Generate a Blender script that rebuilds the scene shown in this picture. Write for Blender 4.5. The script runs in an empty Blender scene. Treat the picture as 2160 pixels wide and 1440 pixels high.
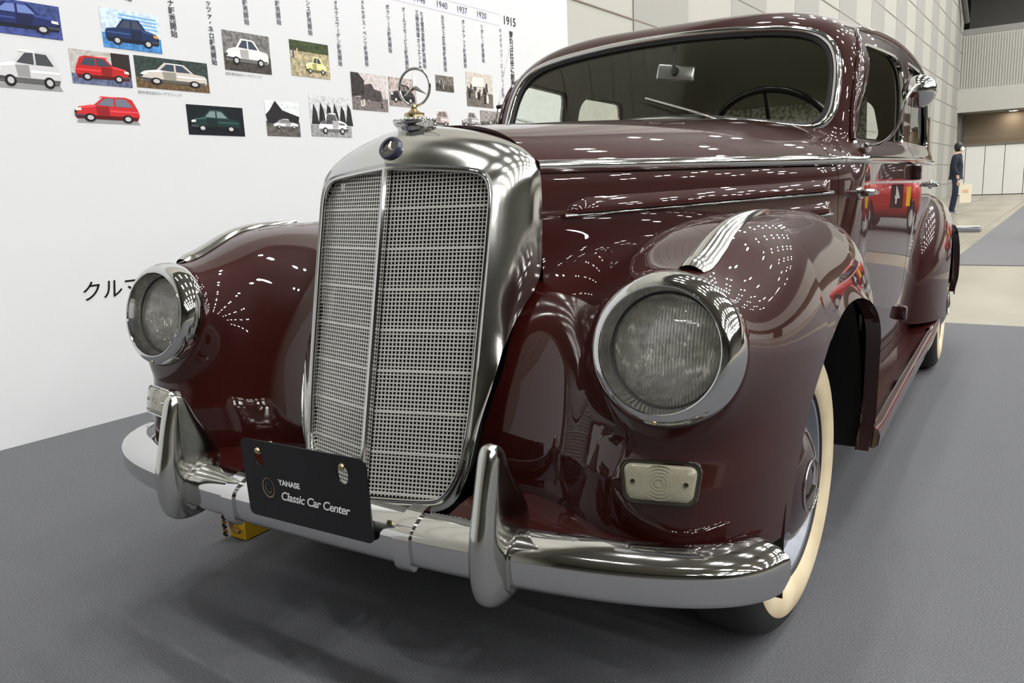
import bpy, bmesh, math, random
import numpy as np
from mathutils import Vector, Matrix, Euler

sc = bpy.context.scene
COL = sc.collection
random.seed(7)
PI = math.pi

# ------------------------------------------------------------------ camera
CAM = np.array([1.0277, -1.6517, 0.9832])
YAW, PITCH, ROLL, FPX = 0.55663, -0.187566, -0.043036, 1663.0
def cam_axes():
    cy, sy, cp, sp, cr, sr = math.cos(YAW), math.sin(YAW), math.cos(PITCH), math.sin(PITCH), math.cos(ROLL), math.sin(ROLL)
    f = np.array([-sy*cp, cy*cp, sp]); r = np.array([cy, sy, 0.0]); u = np.cross(r, f)
    return cr*r + sr*u, -sr*r + cr*u, f
_r, _u, _f = cam_axes()
cam_data = bpy.data.cameras.new('camera')
cam_data.sensor_width = 36.0
cam_data.lens = FPX/2160.0*36.0
cam_data.clip_start = 0.02
cam_data.clip_end = 300
cam = bpy.data.objects.new('camera', cam_data)
M = Matrix(((_r[0], _u[0], -_f[0], CAM[0]), (_r[1], _u[1], -_f[1], CAM[1]), (_r[2], _u[2], -_f[2], CAM[2]), (0, 0, 0, 1)))
cam.matrix_world = M
COL.objects.link(cam)
sc.camera = cam

# ------------------------------------------------------------------ world, exposure
world = bpy.data.worlds.new('hall_air')
sc.world = world
world.use_nodes = True
world.node_tree.nodes['Background'].inputs[0].default_value = (1.0, 0.98, 0.94, 1)
world.node_tree.nodes['Background'].inputs[1].default_value = 0.006
sc.view_settings.view_transform = 'Standard'
sc.view_settings.look = 'None'
sc.view_settings.gamma = 1.0
sc.view_settings.use_curve_mapping = False
sc.view_settings.exposure = 0.0
LAMP_POWER = 405.0        # emission strength of the hall's ceiling lamps
sc.cycles.use_denoising = True
sc.cycles.max_bounces = 10
sc.cycles.glossy_bounces = 6
sc.cycles.transparent_max_bounces = 16

# ------------------------------------------------------------------ materials
MATS = {}
def mat(name, color=(.5, .5, .5), rough=.5, metal=0.0, coat=0.0, coat_rough=.03, spec=.5, emit=None, emit_s=0.0, trans=0.0, ior=1.45, alpha=1.0):
    m = bpy.data.materials.new(name); m.use_nodes = True
    b = m.node_tree.nodes['Principled BSDF']
    b.inputs['Base Color'].default_value = (*color, 1)
    b.inputs['Roughness'].default_value = rough
    b.inputs['Metallic'].default_value = metal
    b.inputs['Coat Weight'].default_value = coat
    b.inputs['Coat Roughness'].default_value = coat_rough
    b.inputs['Specular IOR Level'].default_value = spec
    b.inputs['Transmission Weight'].default_value = trans
    b.inputs['IOR'].default_value = ior
    b.inputs['Alpha'].default_value = alpha
    if emit:
        b.inputs['Emission Color'].default_value = (*emit, 1)
        b.inputs['Emission Strength'].default_value = emit_s
    MATS[name] = m
    return m
def noise_color(m, c1, c2, scale, detail=4, lo=.35, hi=.65, coord='Object', vec_scale=None, rough=None):
    nt = m.node_tree; b = nt.nodes['Principled BSDF']
    tc = nt.nodes.new('ShaderNodeTexCoord'); nz = nt.nodes.new('ShaderNodeTexNoise'); rp = nt.nodes.new('ShaderNodeValToRGB')
    nz.inputs['Scale'].default_value = scale; nz.inputs['Detail'].default_value = detail
    src = tc.outputs[coord]
    if vec_scale:
        mp = nt.nodes.new('ShaderNodeMapping'); mp.inputs['Scale'].default_value = vec_scale
        nt.links.new(src, mp.inputs['Vector']); src = mp.outputs['Vector']
    nt.links.new(src, nz.inputs['Vector'])
    rp.color_ramp.elements[0].position = lo; rp.color_ramp.elements[1].position = hi
    rp.color_ramp.elements[0].color = (*c1, 1); rp.color_ramp.elements[1].color = (*c2, 1)
    nt.links.new(nz.outputs['Fac'], rp.inputs['Fac']); nt.links.new(rp.outputs['Color'], b.inputs['Base Color'])
    return nz
def bump(m, scale, strength, detail=3, coord='Object', dist=.01, vec_scale=None):
    nt = m.node_tree; b = nt.nodes['Principled BSDF']
    tc = nt.nodes.new('ShaderNodeTexCoord'); nz = nt.nodes.new('ShaderNodeTexNoise'); bp = nt.nodes.new('ShaderNodeBump')
    nz.inputs['Scale'].default_value = scale; nz.inputs['Detail'].default_value = detail
    src = tc.outputs[coord]
    if vec_scale:
        mp = nt.nodes.new('ShaderNodeMapping'); mp.inputs['Scale'].default_value = vec_scale
        nt.links.new(src, mp.inputs['Vector']); src = mp.outputs['Vector']
    nt.links.new(src, nz.inputs['Vector']); nt.links.new(nz.outputs['Fac'], bp.inputs['Height'])
    bp.inputs['Strength'].default_value = strength; bp.inputs['Distance'].default_value = dist
    nt.links.new(bp.outputs['Normal'], b.inputs['Normal'])

mat('paint', (.027, .0032, .0023), rough=.4, coat=1.0, coat_rough=.012, spec=.08)
mat('chrome', (.62, .62, .61), rough=.06, metal=1.0)
mat('old_chrome', (.54, .54, .515), rough=.13, metal=1.0); bump(MATS['old_chrome'], 14, .05, 2, dist=.004)
mat('brass', (.55, .45, .25), rough=.25, metal=1.0)
mat('grille_wire', (.66, .66, .62), rough=.35, metal=.35)
mat('black', (.004, .004, .004), rough=.7)
mat('black_gloss', (.006, .006, .007), rough=.18)
mat('rubber', (.012, .012, .012), rough=.65)
mat('whitewall', (.62, .52, .34), rough=.6); noise_color(MATS['whitewall'], (.55, .45, .28), (.68, .58, .40), 9)
mat('hub_grey', (.22, .23, .26), rough=.3, metal=.4)
mat('hub_paint', (.028, .010, .010), rough=.25, coat=1.0)
mat('badge_blue', (.025, .025, .06), rough=.25, coat=.6)
mat('amber_glass', (.27, .255, .185), rough=.22, coat=1.0); bump(MATS['amber_glass'], 160, .25, 1, dist=.002)
mat('reflector', (.97, .96, .92), rough=.07, metal=1.0); bump(MATS['reflector'], 46, .75, 1, dist=.012, vec_scale=(1.8, 1, .6))
mat('plate_black', (.006, .006, .007), rough=.25)
mat('print_white', (.85, .85, .85), rough=.5)
mat('gold', (.42, .30, .14), rough=.3, metal=.6)
mat('interior', (.13, .115, .085), rough=.9)
mat('headliner', (.46, .44, .35), rough=.95)
mat('dash', (.030, .012, .010), rough=.35)
mat('seat', (.20, .15, .10), rough=.8)
mat('bakelite', (.008, .008, .008), rough=.22)
mat('mirror_back', (.72, .72, .74), rough=.22, metal=.9)

# ------------------------------------------------------------------ object helpers
def link(name, me, m=None, parent=None):
    o = bpy.data.objects.new(name, me)
    COL.objects.link(o)
    if m: me.materials.append(MATS[m] if isinstance(m, str) else m)
    if parent is not None: o.parent = parent
    return o
def thing(name, label, cat, loc=(0, 0, 0), rotz=0.0, group=None):
    o = bpy.data.objects.new(name, None); COL.objects.link(o)
    o.location = loc; o.rotation_euler = (0, 0, rotz); o.empty_display_size = .1
    o['label'] = label; o['category'] = cat
    if group: o['group'] = group
    return o
def tag(o, label, cat, group=None):
    o['label'] = label; o['category'] = cat
    if group: o['group'] = group
    return o
def structure(o):
    o['kind'] = 'structure'; return o
def mesh_from(name, V, F, smooth=True, normals=None):
    me = bpy.data.meshes.new(name)
    V = np.asarray(V, dtype=float)
    me.from_pydata([tuple(v) for v in V.tolist()], [], [tuple(f) for f in F])
    me.validate(clean_customdata=False)
    if smooth:
        me.polygons.foreach_set('use_smooth', [True]*len(me.polygons))
    if normals is not None:
        me.normals_split_custom_set_from_vertices([tuple(n) for n in np.asarray(normals).tolist()])
    me.update()
    return me
def tri_mesh(name, V, T, N=None):
    me = bpy.data.meshes.new(name)
    V = np.ascontiguousarray(V, dtype=np.float32); T = np.ascontiguousarray(T, dtype=np.int32)
    me.vertices.add(len(V)); me.vertices.foreach_set('co', V.ravel())
    me.loops.add(T.size); me.loops.foreach_set('vertex_index', T.ravel())
    me.polygons.add(len(T)); me.polygons.foreach_set('loop_start', np.arange(0, T.size, 3, dtype=np.int32))
    me.polygons.foreach_set('use_smooth', np.ones(len(T), dtype=bool))
    me.update(calc_edges=True)
    if N is not None:
        me.normals_split_custom_set_from_vertices(np.asarray(N, dtype=float).tolist())
    return me
def autosmooth(me, deg=35):
    """flat across edges sharper than deg, smooth elsewhere"""
    bm = bmesh.new(); bm.from_mesh(me)
    for e in bm.edges:
        if len(e.link_faces) == 2:
            e.smooth = e.calc_face_angle(0) < math.radians(deg)
        else:
            e.smooth = False
    for f in bm.faces: f.smooth = True
    bm.to_mesh(me); bm.free()
    return me

# splines
def nat_spline(P, n, closed=False):
    """C2 cubic through the points P (k,d), chord-length parameter, n samples (per whole curve)"""
    P = np.asarray(P, float)
    if closed:
        Q = np.concatenate([P[-3:], P, P[:4]]); 
    else:
        Q = P
    d = np.linalg.norm(np.diff(Q, axis=0), axis=1)**.5 + 1e-9
    t = np.concatenate([[0], np.cumsum(d)])
    m = len(Q); A = np.zeros((m, m)); B = np.zeros((m, Q.shape[1])); h = np.diff(t)
    A[0, 0] = A[-1, -1] = 1
    for i in range(1, m-1):
        A[i, i-1] = h[i-1]; A[i, i] = 2*(h[i-1]+h[i]); A[i, i+1] = h[i]
        B[i] = 6*((Q[i+1]-Q[i])/h[i] - (Q[i]-Q[i-1])/h[i-1])
    S = np.linalg.solve(A, B)
    if closed: ts = np.linspace(t[3], t[3+len(P)], n, endpoint=False)
    else: ts = np.linspace(0, t[-1], n)
    i = np.clip(np.searchsorted(t, ts, side='right')-1, 0, m-2)
    hh = h[i][:, None]; a = ((t[i+1]-ts)[:, None])/hh; b = 1-a
    return a*Q[i] + b*Q[i+1] + ((a**3-a)*S[i] + (b**3-b)*S[i+1])*hh**2/6
def interp1(xs, ys):
    """smooth natural cubic y(x) as a callable (extrapolates flat-linear)"""
    xs = np.asarray(xs, float); ys = np.asarray(ys, float); n = len(xs); h = np.diff(xs)
    A = np.zeros((n, n)); B = np.zeros(n); A[0, 0] = A[-1, -1] = 1
    for i in range(1, n-1):
        A[i, i-1] = h[i-1]; A[i, i] = 2*(h[i-1]+h[i]); A[i, i+1] = h[i]
        B[i] = 6*((ys[i+1]-ys[i])/h[i]-(ys[i]-ys[i-1])/h[i-1])
    S = np.linalg.solve(A, B)
    def f(x):
        x = np.clip(x, xs[0], xs[-1])
        i = np.clip(np.searchsorted(xs, x, side='right')-1, 0, n-2)
        hh = h[i]; a = (xs[i+1]-x)/hh; b = 1-a
        return a*ys[i]+b*ys[i+1]+((a**3-a)*S[i]+(b**3-b)*S[i+1])*hh**2/6
    return f

def grid_mesh(name, G, closed_u=False, closed_v=False, flip=False):
    """G (nu,nv,3) -> quad mesh"""
    nu, nv = G.shape[:2]; F = []
    for i in range(nu if closed_u else nu-1):
        for j in range(nv if closed_v else nv-1):
            a, b, c, d = i*nv+j, ((i+1) % nu)*nv+j, ((i+1) % nu)*nv+(j+1) % nv, i*nv+(j+1) % nv
            F.append((a, d, c, b) if flip else (a, b, c, d))
    return mesh_from(name, G.reshape(-1, 3), F)
def frame_along(P, closed=False, up=(0, 0, 1)):
    P = np.asarray(P, float)
    if closed: T = np.roll(P, -1, 0)-np.roll(P, 1, 0)
    else: T = np.gradient(P, axis=0)
    T /= np.linalg.norm(T, axis=1)[:, None]+1e-12
    up = np.asarray(up, float)
    if up.ndim == 1: up = np.tile(up, (len(P), 1))
    S = np.cross(T, up); bad = np.linalg.norm(S, axis=1) < 1e-4
    S[bad] = np.cross(T[bad], np.array([1., .3, 0])); S /= np.linalg.norm(S, axis=1)[:, None]
    U = np.cross(S, T)
    return T, S, U
def sweep(name, P, prof, closed=False, up=(0, 0, 1), scale=None, cap=True, smooth_deg=35, prof_closed=True):
    """profile points (s,u) swept along P"""
    T, S, U = frame_along(P, closed, up); prof = np.asarray(prof, float); P = np.asarray(P, float)
    n, k = len(P), len(prof); V = np.zeros((n, k, 3))
    for i in range(n):
        s = 1.0 if scale is None else scale[i]
        V[i] = P[i] + (prof[:, :1]*S[i] + prof[:, 1:]*U[i])*s
    F = []
    for i in range(n if closed else n-1):
        for j in range(k if prof_closed else k-1):
            a, b, c, d = i*k+j, i*k+(j+1) % k, ((i+1) % n)*k+(j+1) % k, ((i+1) % n)*k+j
            F.append((a, b, c, d))
    if cap and not closed and prof_closed:
        F.append(tuple(range(k-1, -1, -1))); F.append(tuple((n-1)*k+j for j in range(k)))
    me = mesh_from(name, V.reshape(-1, 3), F)
    return autosmooth(me, smooth_deg)
def circ(r, n=12, ry=None):
    ry = r if ry is None else ry
    return [(r*math.cos(2*PI*i/n), ry*math.sin(2*PI*i/n)) for i in range(n)]
def tube(name, P, r, n=10, closed=False, up=(0, 0, 1), scale=None):
    return sweep(name, P, circ(r, n), closed, up, scale, smooth_deg=60)
def lathe(name, prof, n=48, axis=(0, -1, 0), origin=(0, 0, 0), up=(0, 0, 1), deg=35, arc=None):
    """prof: list of (radius, along-axis)"""
    ax = np.asarray(axis, float); ax /= np.linalg.norm(ax); up = np.asarray(up, float)
    if abs(ax@up) > .98: up = np.array([0., 1., 0.])
    s = np.cross(ax, up); s /= np.linalg.norm(s); u = np.cross(s, ax); o = np.asarray(origin, float)
    V = []; F = []; k = len(prof)
    for i in range(n):
        a = 2*PI*i/n
        for r, h in prof: V.append(o + ax*h + (s*math.cos(a)+u*math.sin(a))*r)
    for i in range(n):
        for j in range(k-1):
            F.append((i*k+j, i*k+j+1, ((i+1) % n)*k+j+1, ((i+1) % n)*k+j))
    me = mesh_from(name, V, F)
    bm = bmesh.new(); bm.from_mesh(me); bmesh.ops.remove_doubles(bm, verts=bm.verts, dist=1e-6)
    bmesh.ops.recalc_face_normals(bm, faces=bm.faces); bm.to_mesh(me); bm.free()
    return autosmooth(me, deg)
def box_mesh(name, c, s, rot=None, bevel=0.0, seg=2):
    bm = bmesh.new(); bmesh.ops.create_cube(bm, size=1.0)
    bmesh.ops.scale(bm, vec=s, verts=bm.verts)
    if bevel: bmesh.ops.bevel(bm, geom=list(bm.edges), offset=bevel, segments=seg, affect='EDGES', profile=.5)
    if rot is not None: bmesh.ops.rotate(bm, cent=(0, 0, 0), matrix=Euler(rot).to_matrix(), verts=bm.verts)
    bmesh.ops.translate(bm, vec=c, verts=bm.verts)
    me = bpy.data.meshes.new(name); bm.to_mesh(me); bm.free()
    return autosmooth(me, 35) if bevel else me
def prism(name, poly, frame, depth, bevel=0.0):
    """polygon (a,b) in frame (origin, ea, eb, en) extruded by depth along en"""
    o, ea, eb, en = [np.asarray(q, float) for q in frame]
    bm = bmesh.new()
    vs = [bm.verts.new(o + ea*a + eb*b) for a, b in poly]
    f = bm.faces.new(vs)
    if depth:
        r = bmesh.ops.extrude_face_region(bm, geom=[f])
        bmesh.ops.translate(bm, vec=Vector(en*depth), verts=[e for e in r['geom'] if isinstance(e, bmesh.types.BMVert)])
    bmesh.ops.recalc_face_normals(bm, faces=bm.faces)
    if bevel:
        bmesh.ops.bevel(bm, geom=list(bm.edges), offset=bevel, segments=2, affect='EDGES', profile=.5)
    me = bpy.data.meshes.new(name); bm.to_mesh(me); bm.free()
    return autosmooth(me, 40)
def mirror_mesh(me, name=None):
    m2 = me.copy(); m2.name = name or me.name
    n = len(m2.vertices); co = np.empty(n*3, dtype=np.float32); m2.vertices.foreach_get('co', co)
    co = co.reshape(-1, 3); co[:, 0] *= -1; m2.vertices.foreach_set('co', co.ravel())
    m2.flip_normals(); m2.update()
    return m2

# ------------------------------------------------------------------ implicit surfaces
def surface_net(F, lo, hi, h):
    lo = np.asarray(lo, float); hi = np.asarray(hi, float)
    n = np.ceil((hi-lo)/h).astype(int)+1
    ax = [lo[i]+h*np.arange(n[i]) for i in range(3)]
    # coarse pass, then only the points near the surface on the fine grid
    q = 4; nc = (n-1)//q+2
    axc = [lo[i]+h*q*np.arange(nc[i]) for i in range(3)]
    Xc, Yc, Zc = np.meshgrid(*axc, indexing='ij')
    fc = F(np.stack([Xc, Yc, Zc], -1).reshape(-1, 3)).reshape(nc)
    near = np.abs(fc) < 2.6*q*h
    up = lambda a: np.repeat(np.repeat(np.repeat(a, q, 0), q, 1), q, 2)[q//2:q//2+n[0], q//2:q//2+n[1], q//2:q//2+n[2]]
    f = up(fc).copy(); mk = up(near)
    ii = np.argwhere(mk)
    f[mk] = F(lo+h*ii)
    s = f < 0
    cells = n-1
    cnt = np.zeros(cells); acc = np.zeros((*cells, 3))
    sl = lambda o: tuple(slice(o[k], o[k]+cells[k]) for k in range(3))
    corners = [(i, j, k) for i in (0, 1) for j in (0, 1) for k in (0, 1)]
    for a in corners:
        for d in range(3):
            if a[d] == 0:
                b = list(a); b[d] = 1
                fa, fb = f[sl(a)], f[sl(b)]
                cr = (fa < 0) != (fb < 0)
                t = np.where(cr, fa/np.where(cr, fa-fb, 1), 0)
                p = np.zeros((*cells, 3))
                for k in range(3): p[..., k] = a[k]
                p[..., d] += t
                acc += np.where(cr[..., None], p, 0); cnt += cr
    act = cnt > 0
    idx = -np.ones(cells, dtype=np.int64); idx[act] = np.arange(act.sum())
    base = np.argwhere(act)
    V = lo + h*(base + acc[act]/cnt[act][:, None])
    Q = []
    for d in range(3):
        e = [0, 0, 0]; e[d] = 1
        A = f[tuple(slice(0, n[k]-e[k]) for k in range(3))]; B = f[tuple(slice(e[k], n[k]) for k in range(3))]
        cr = np.argwhere((A < 0) != (B < 0))
        u, v = (d+1) % 3, (d+2) % 3
        ok = (cr[:, u] > 0) & (cr[:, v] > 0) & (cr[:, u] < cells[u]) & (cr[:, v] < cells[v]) & (cr[:, d] < cells[d])
        cr = cr[ok]
        def at(du, dv):
            q = cr.copy(); q[:, u] += du; q[:, v] += dv
            return idx[q[:, 0], q[:, 1], q[:, 2]]
        quad = np.stack([at(-1, -1), at(0, -1), at(0, 0), at(-1, 0)], 1)
        neg = A[cr[:, 0], cr[:, 1], cr[:, 2]] < 0
        quad[~neg] = quad[~neg][:, ::-1]
        Q.append(quad)
    Q = np.concatenate(Q)
    Q = Q[(Q >= 0).all(1)]
    T = np.concatenate([Q[:, [0, 1, 2]], Q[:, [0, 2, 3]]])
    return V, T
def grad(F, P, e=1e-4):
    g = np.zeros_like(P)
    for k in range(3):
        d = np.zeros(3); d[k] = e
        g[:, k] = (F(P+d)-F(P-d))/(2*e)
    return g
def project(F, P, it=4):
    for _ in range(it):
        g = grad(F, P); f = F(P)
        st = (f/np.maximum((g*g).sum(1), 1e-9))[:, None]*g
        ln = np.linalg.norm(st, axis=1)[:, None]
        P = P - st*np.minimum(1, .02/np.maximum(ln, 1e-9))
    return P
def normals_of(F, P):
    g = grad(F, P); return g/np.maximum(np.linalg.norm(g, axis=1), 1e-9)[:, None]
def clip(V, T, g):
    """keep g<=0"""
    gv = g(V); ins = gv <= 0
    k = ins[T].sum(1)
    keep = T[k == 3]
    part = T[(k > 0) & (k < 3)]
    if len(part) == 0: return compact(V, keep)
    newV = []; cache = {}; out = []; nb = len(V)
    def cut(a, b):
        key = (a, b) if a < b else (b, a)
        if key in cache: return cache[key]
        t = gv[a]/(gv[a]-gv[b]); p = V[a]+(V[b]-V[a])*t
        cache[key] = nb+len(newV); newV.append(p); return cache[key]
    for tri in part.tolist():
        poly = []
        for i in range(3):
            a, b = tri[i], tri[(i+1) % 3]
            if ins[a]: poly.append(a)
            if ins[a] != ins[b]: poly.append(cut(a, b))
        for i in range(1, len(poly)-1): out.append((poly[0], poly[i], poly[i+1]))
    V2 = np.concatenate([V, np.array(newV).reshape(-1, 3)]); T2 = np.concatenate([keep, np.array(out, dtype=np.int64).reshape(-1, 3)])
    return compact(V2, T2)
def compact(V, T):
    u, inv = np.unique(T, return_inverse=True)
    return V[u], inv.reshape(-1, 3)
def thicken(V, T, N, t):
    """inner skin and edge walls; returns V,T,N (edge walls share verts duplicated)"""
    n = len(V)
    E = np.concatenate([T[:, [0, 1]], T[:, [1, 2]], T[:, [2, 0]]]); key = {}
    es = set(map(tuple, E.tolist()))
    bd = [(a, b) for a, b in es if (b, a) not in es]
    Vi = V-N*t
    W = []; WT = []; WN = []; base = 2*n
    for a, b in bd:
        nn = np.cross(V[b]-V[a], N[a]); ln = np.linalg.norm(nn); nn = nn/ln if ln > 1e-12 else N[a]
        W += [V[a], V[b], Vi[b], Vi[a]]; WN += [nn]*4
        WT += [(base, base+2, base+1), (base, base+3, base+2)]; base += 4
    VV = np.concatenate([V, Vi]+([np.array(W)] if W else [])); NN = np.concatenate([N, -N]+([np.array(WN)] if W else []))
    TT = np.concatenate([T, T[:, ::-1]+n]+([np.array(WT)] if W else []))
    return VV, TT, NN
def panel(name, F, V, T, m, parent, clips=(), t=.004, mirror=False, both=False):
    for g in clips: V, T = clip(V, T, g)
    if len(T) == 0:
        print('EMPTY PANEL', name); return None
    N = normals_of(F, V)
    if t: V, T, N = thicken(V, T, N, t)
    o = link(name, tri_mesh(name, V, T, N), m, parent)
    if both:
        V2 = V*np.array([-1, 1, 1]); N2 = N*np.array([-1, 1, 1])
        o2 = link(name, tri_mesh(name, V2, T[:, ::-1], N2), m, parent)
        return o, o2
    return o
def smin(a, b, k):
    h = np.clip(.5+.5*(b-a)/k, 0, 1); return b*(1-h)+a*h-k*h*(1-h)
def smax(a, b, k): return -smin(-a, -b, k)
def sdn(G):
    """make an implicit function roughly metric"""
    def f(P):
        v = G(P); g = grad(G, P, 1e-3)
        return v/np.maximum(np.linalg.norm(g, axis=1), .2)
    return f
# ------------------------------------------------------------------ car body: implicit shapes
AX = (0.028, 0.345)          # front axle (y, z)
RX = (2.87, 0.345)
ARCH_F, ARCH_R = .400, .385
HLC = np.array([.607, -.532, .737])    # headlamp centre
HLA = np.array([0.0, -math.cos(.18), math.sin(.18)])   # its axis
HLA = HLA/np.linalg.norm(HLA)

def _fender_raw(P):
    x, y, z = np.abs(P[:, 0]), P[:, 1], P[:, 2]
    xc = .605
    tq = np.clip(-y/.45, 0, 1); y = y-.30*np.maximum(z-.53, 0)*tq*tq*(3-2*tq)
    ax = np.where(x > xc, (x-xc)/(.180+.022*np.clip((y+.2)/.5, 0, 1)), (xc-x)/.265)
    ay = np.where(y < 0, -y/.580, y/.70)
    az = np.maximum(z-.60, 0)/.325
    q = np.where(y < 0, 4.0, 2.5)
    yz = (ay**q + az**q + 1e-9)**(2.4/q)
    return (ax**2.4 + yz + 1e-9)**(1/2.4)-1
def _catwalk_raw(P):
    x, y, z = np.abs(P[:, 0]), P[:, 1], P[:, 2]
    ay = np.where(y < 0, -y/.475, y/.9); az = np.maximum(z-.45, 0)/.45
    return ((x/.50)**2.5 + ay**2.4 + az**2.4 + 1e-9)**(1/2.4)-1
_fd, _cw = sdn(_fender_raw), sdn(_catwalk_raw)
def _nacelle(P):
    Q = np.stack([np.abs(P[:, 0]), P[:, 1], P[:, 2]], 1)-HLC
    a = Q@HLA; r = np.linalg.norm(Q-a[:, None]*HLA, axis=1)
    return smax(r-.1165, np.maximum(a+.012, -a-.40), .016)
def F_fender(P):
    k = .20+.10*np.clip((.85-P[:, 2])/.4, 0, 1)
    f = smin(_fd(P), _cw(P), k)
    return smin(f, _nacelle(P), .07)

hood_w = interp1([-.45, -.29, 0, .3, .6, .8, 1.2], [.20, .258, .370, .483, .590, .652, .66])
hood_t = interp1([-.45, -.29, .0, .3, .9, 1.2], [1.118, 1.122, 1.140, 1.158, 1.186, 1.20])
body_w = interp1([.3, .8, 1.2, 1.7, 2.2, 2.7, 3.2, 3.6, 3.9], [.57, .660, .703, .737, .748, .73, .64, .55, .42])
roof_z = interp1([.6, 1.0, 1.2, 1.5, 1.8, 2.1, 2.4, 2.7, 3.0, 3.3, 3.6, 3.9], [1.455, 1.514, 1.538, 1.569, 1.592, 1.604, 1.597, 1.545, 1.41, 1.24, 1.08, 1.02])
def _hood_raw(P):
    x, y, z = np.abs(P[:, 0]), P[:, 1], P[:, 2]
    w, t = hood_w(y), hood_t(y)
    ax = x/w; az = np.maximum(z-.97, 0)/(t-.97)
    return (ax**3 + az**2.1 + 1e-9)**(1/2.6)-1
def _cab_raw(P):
    x, y, z = np.abs(P[:, 0]), P[:, 1], P[:, 2]
    sh = np.clip((z-1.035)/.07, 0, 1); sh = sh*sh*(3-2*sh)
    w = body_w(y)*(1-.05*(np.maximum(1.0-z, 0)/.65)**2)-sh*(1-.75*np.clip((z-1.18)/.24, 0, 1))*np.interp(y, [.8, 1.1, 1.6, 2.4, 3.2], [.040, .038, .026, .018, .01])
    ax = x/w; az = np.maximum(z-1.0, 0)/(roof_z(y)-1.0)
    return (ax**4.2 + az**3.7 + 1e-9)**(1/4)-1
_hd, _cb = sdn(_hood_raw), sdn(_cab_raw)
WS_Y0, WS_K, WS_C = .885, .5, .10
def ws_plane(P): # <0 behind the glass
    return -(P[:, 1]-(WS_Y0+WS_K*(P[:, 2]-1.12)+WS_C*P[:, 0]**2))/math.sqrt(1+WS_K**2)
def F_body(P):
    cab = smax(_cb(P), ws_plane(P)-.004, .055)
    cab = smax(cab, P[:, 1]-3.72, .3)
    hd = smax(_hd(P), P[:, 1]-1.0, .12)
    return smin(hd, cab, .035)
def _rear_raw(P):
    x, y, z = np.abs(P[:, 0]), P[:, 1], P[:, 2]
    ax = np.where(x > .66, (x-.66)/.19, (.66-x)/.25)
    ay = np.where(y < 2.8, (2.8-y)/.60, (y-2.8)/.95); az = np.maximum(z-.45, 0)/.435
    return (ax**2.5+(ay**2.6+az**2.6+1e-9)**(2.5/2.6)+1e-9)**(1/2.5)-1
F_rear = sdn(_rear_raw)

car = thing('vintage_sedan', 'maroon vintage saloon car with tall chrome grille and whitewall tyres on grey carpet', 'car')
def both(name, me, m, parent=None):
    parent = parent or car
    a = link(name, me, m, parent); b = link(name, mirror_mesh(me), m, parent)
    return a, b
RES = 1.0
# ---- front fenders
V, T = surface_net(F_fender, (.16, -.68, .36), (.84, .74, .97), .009*RES)
V = project(F_fender, V)
def arch_f(P): return np.where(P[:, 0] > .45, ARCH_F-np.hypot(P[:, 1]-AX[0], P[:, 2]-AX[1]), -1)
def lamp_hole(P):
    Q = P-HLC; a = Q@HLA; r = np.linalg.norm(Q-a[:, None]*HLA, axis=1)
    return np.where(a > -.09, .100-r, -1)
fender_clips = [arch_f, lamp_hole, lambda P: .405-P[:, 2]-.11*np.clip((P[:, 1]-.0)*3, 0, 1), lambda P: .20-P[:, 0],
                lambda P: -(_hd(P)+.012), lambda P: P[:, 1]-.70,
                lambda P: np.where((P[:, 1] < -.30) & (P[:, 2] < .80), .19+.05*np.clip((P[:, 2]-.45)/.2, 0, 1)-P[:, 0], -1)]
panel('front_fender', F_fender, V, T, 'paint', car, fender_clips, t=.006, both=True)
# ---- body shell
V, T = surface_net(F_body, (-.018, -.33, .30), (.76, 3.80, 1.66), .0125*RES)
V = project(F_body, V)
BV, BT = clip(V, T, lambda P: -P[:, 0])
def whole(V, T):
    V2 = V*np.array([-1, 1, 1]); n = len(V)
    return np.concatenate([V, V2]), np.concatenate([T, T[:, ::-1]+n])
GAP = .002
BELT = 1.03
HOOD_R = .735
hv, ht = clip(BV, BT, lambda P: P[:, 1]-HOOD_R)
hv, ht = clip(hv, ht, lambda P: -.288-P[:, 1])
tv, tt = clip(hv, ht, lambda P: BELT-.012-P[:, 2])
panel('hood', F_body, *whole(tv, tt), 'paint', car, t=.006)
panel('hood_side', F_body, hv, ht, 'paint', car, [lambda P: P[:, 2]-(BELT-.016), lambda P: .60-P[:, 2]], t=.006, both=True)
cv, ct = clip(BV, BT, lambda P: HOOD_R+.003-P[:, 1])
# windscreen opening outline in the glass plane (x, z)
WS_R = [(.0, 1.192), (.15, 1.186), (.30, 1.165), (.42, 1.145), (.50, 1.131), (.545, 1.134), (.572, 1.165), (.580, 1.22), (.578, 1.29), (.568, 1.345), (.545, 1.39), (.50, 1.424), (.42, 1.447), (.30, 1.462), (.15, 1.472), (.0, 1.475)]
ws_full = np.array(WS_R + [(-x, z) for x, z in WS_R[-2:0:-1]])
ws_out = nat_spline(ws_full, 160, closed=True)
def poly_sd(px, pz, poly):
    """signed distance to a polygon, negative inside"""
    A = poly; B = np.roll(poly, -1, 0); d2 = np.full(len(px), 1e9); ins = np.zeros(len(px), bool)
    for a, b in zip(A, B):
        e = b-a; wx, wz = px-a[0], pz-a[1]
        t = np.clip((wx*e[0]+wz*e[1])/(e@e+1e-15), 0, 1)
        d2 = np.minimum(d2, (wx-e[0]*t)**2+(wz-e[1]*t)**2)
        c = ((a[1] > pz) != (b[1] > pz)) & (px < (b[0]-a[0])*(pz-a[1])/(b[1]-a[1]+1e-15)+a[0])
        ins ^= c
    d = np.sqrt(d2); return np.where(ins, -d, d)
def in_ws(P):
    near = P[:, 1] < 1.32
    g = np.full(len(P), -1.0)
    g[near] = -(poly_sd(P[near, 0], P[near, 2], ws_out)+.010)
    return g
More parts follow.
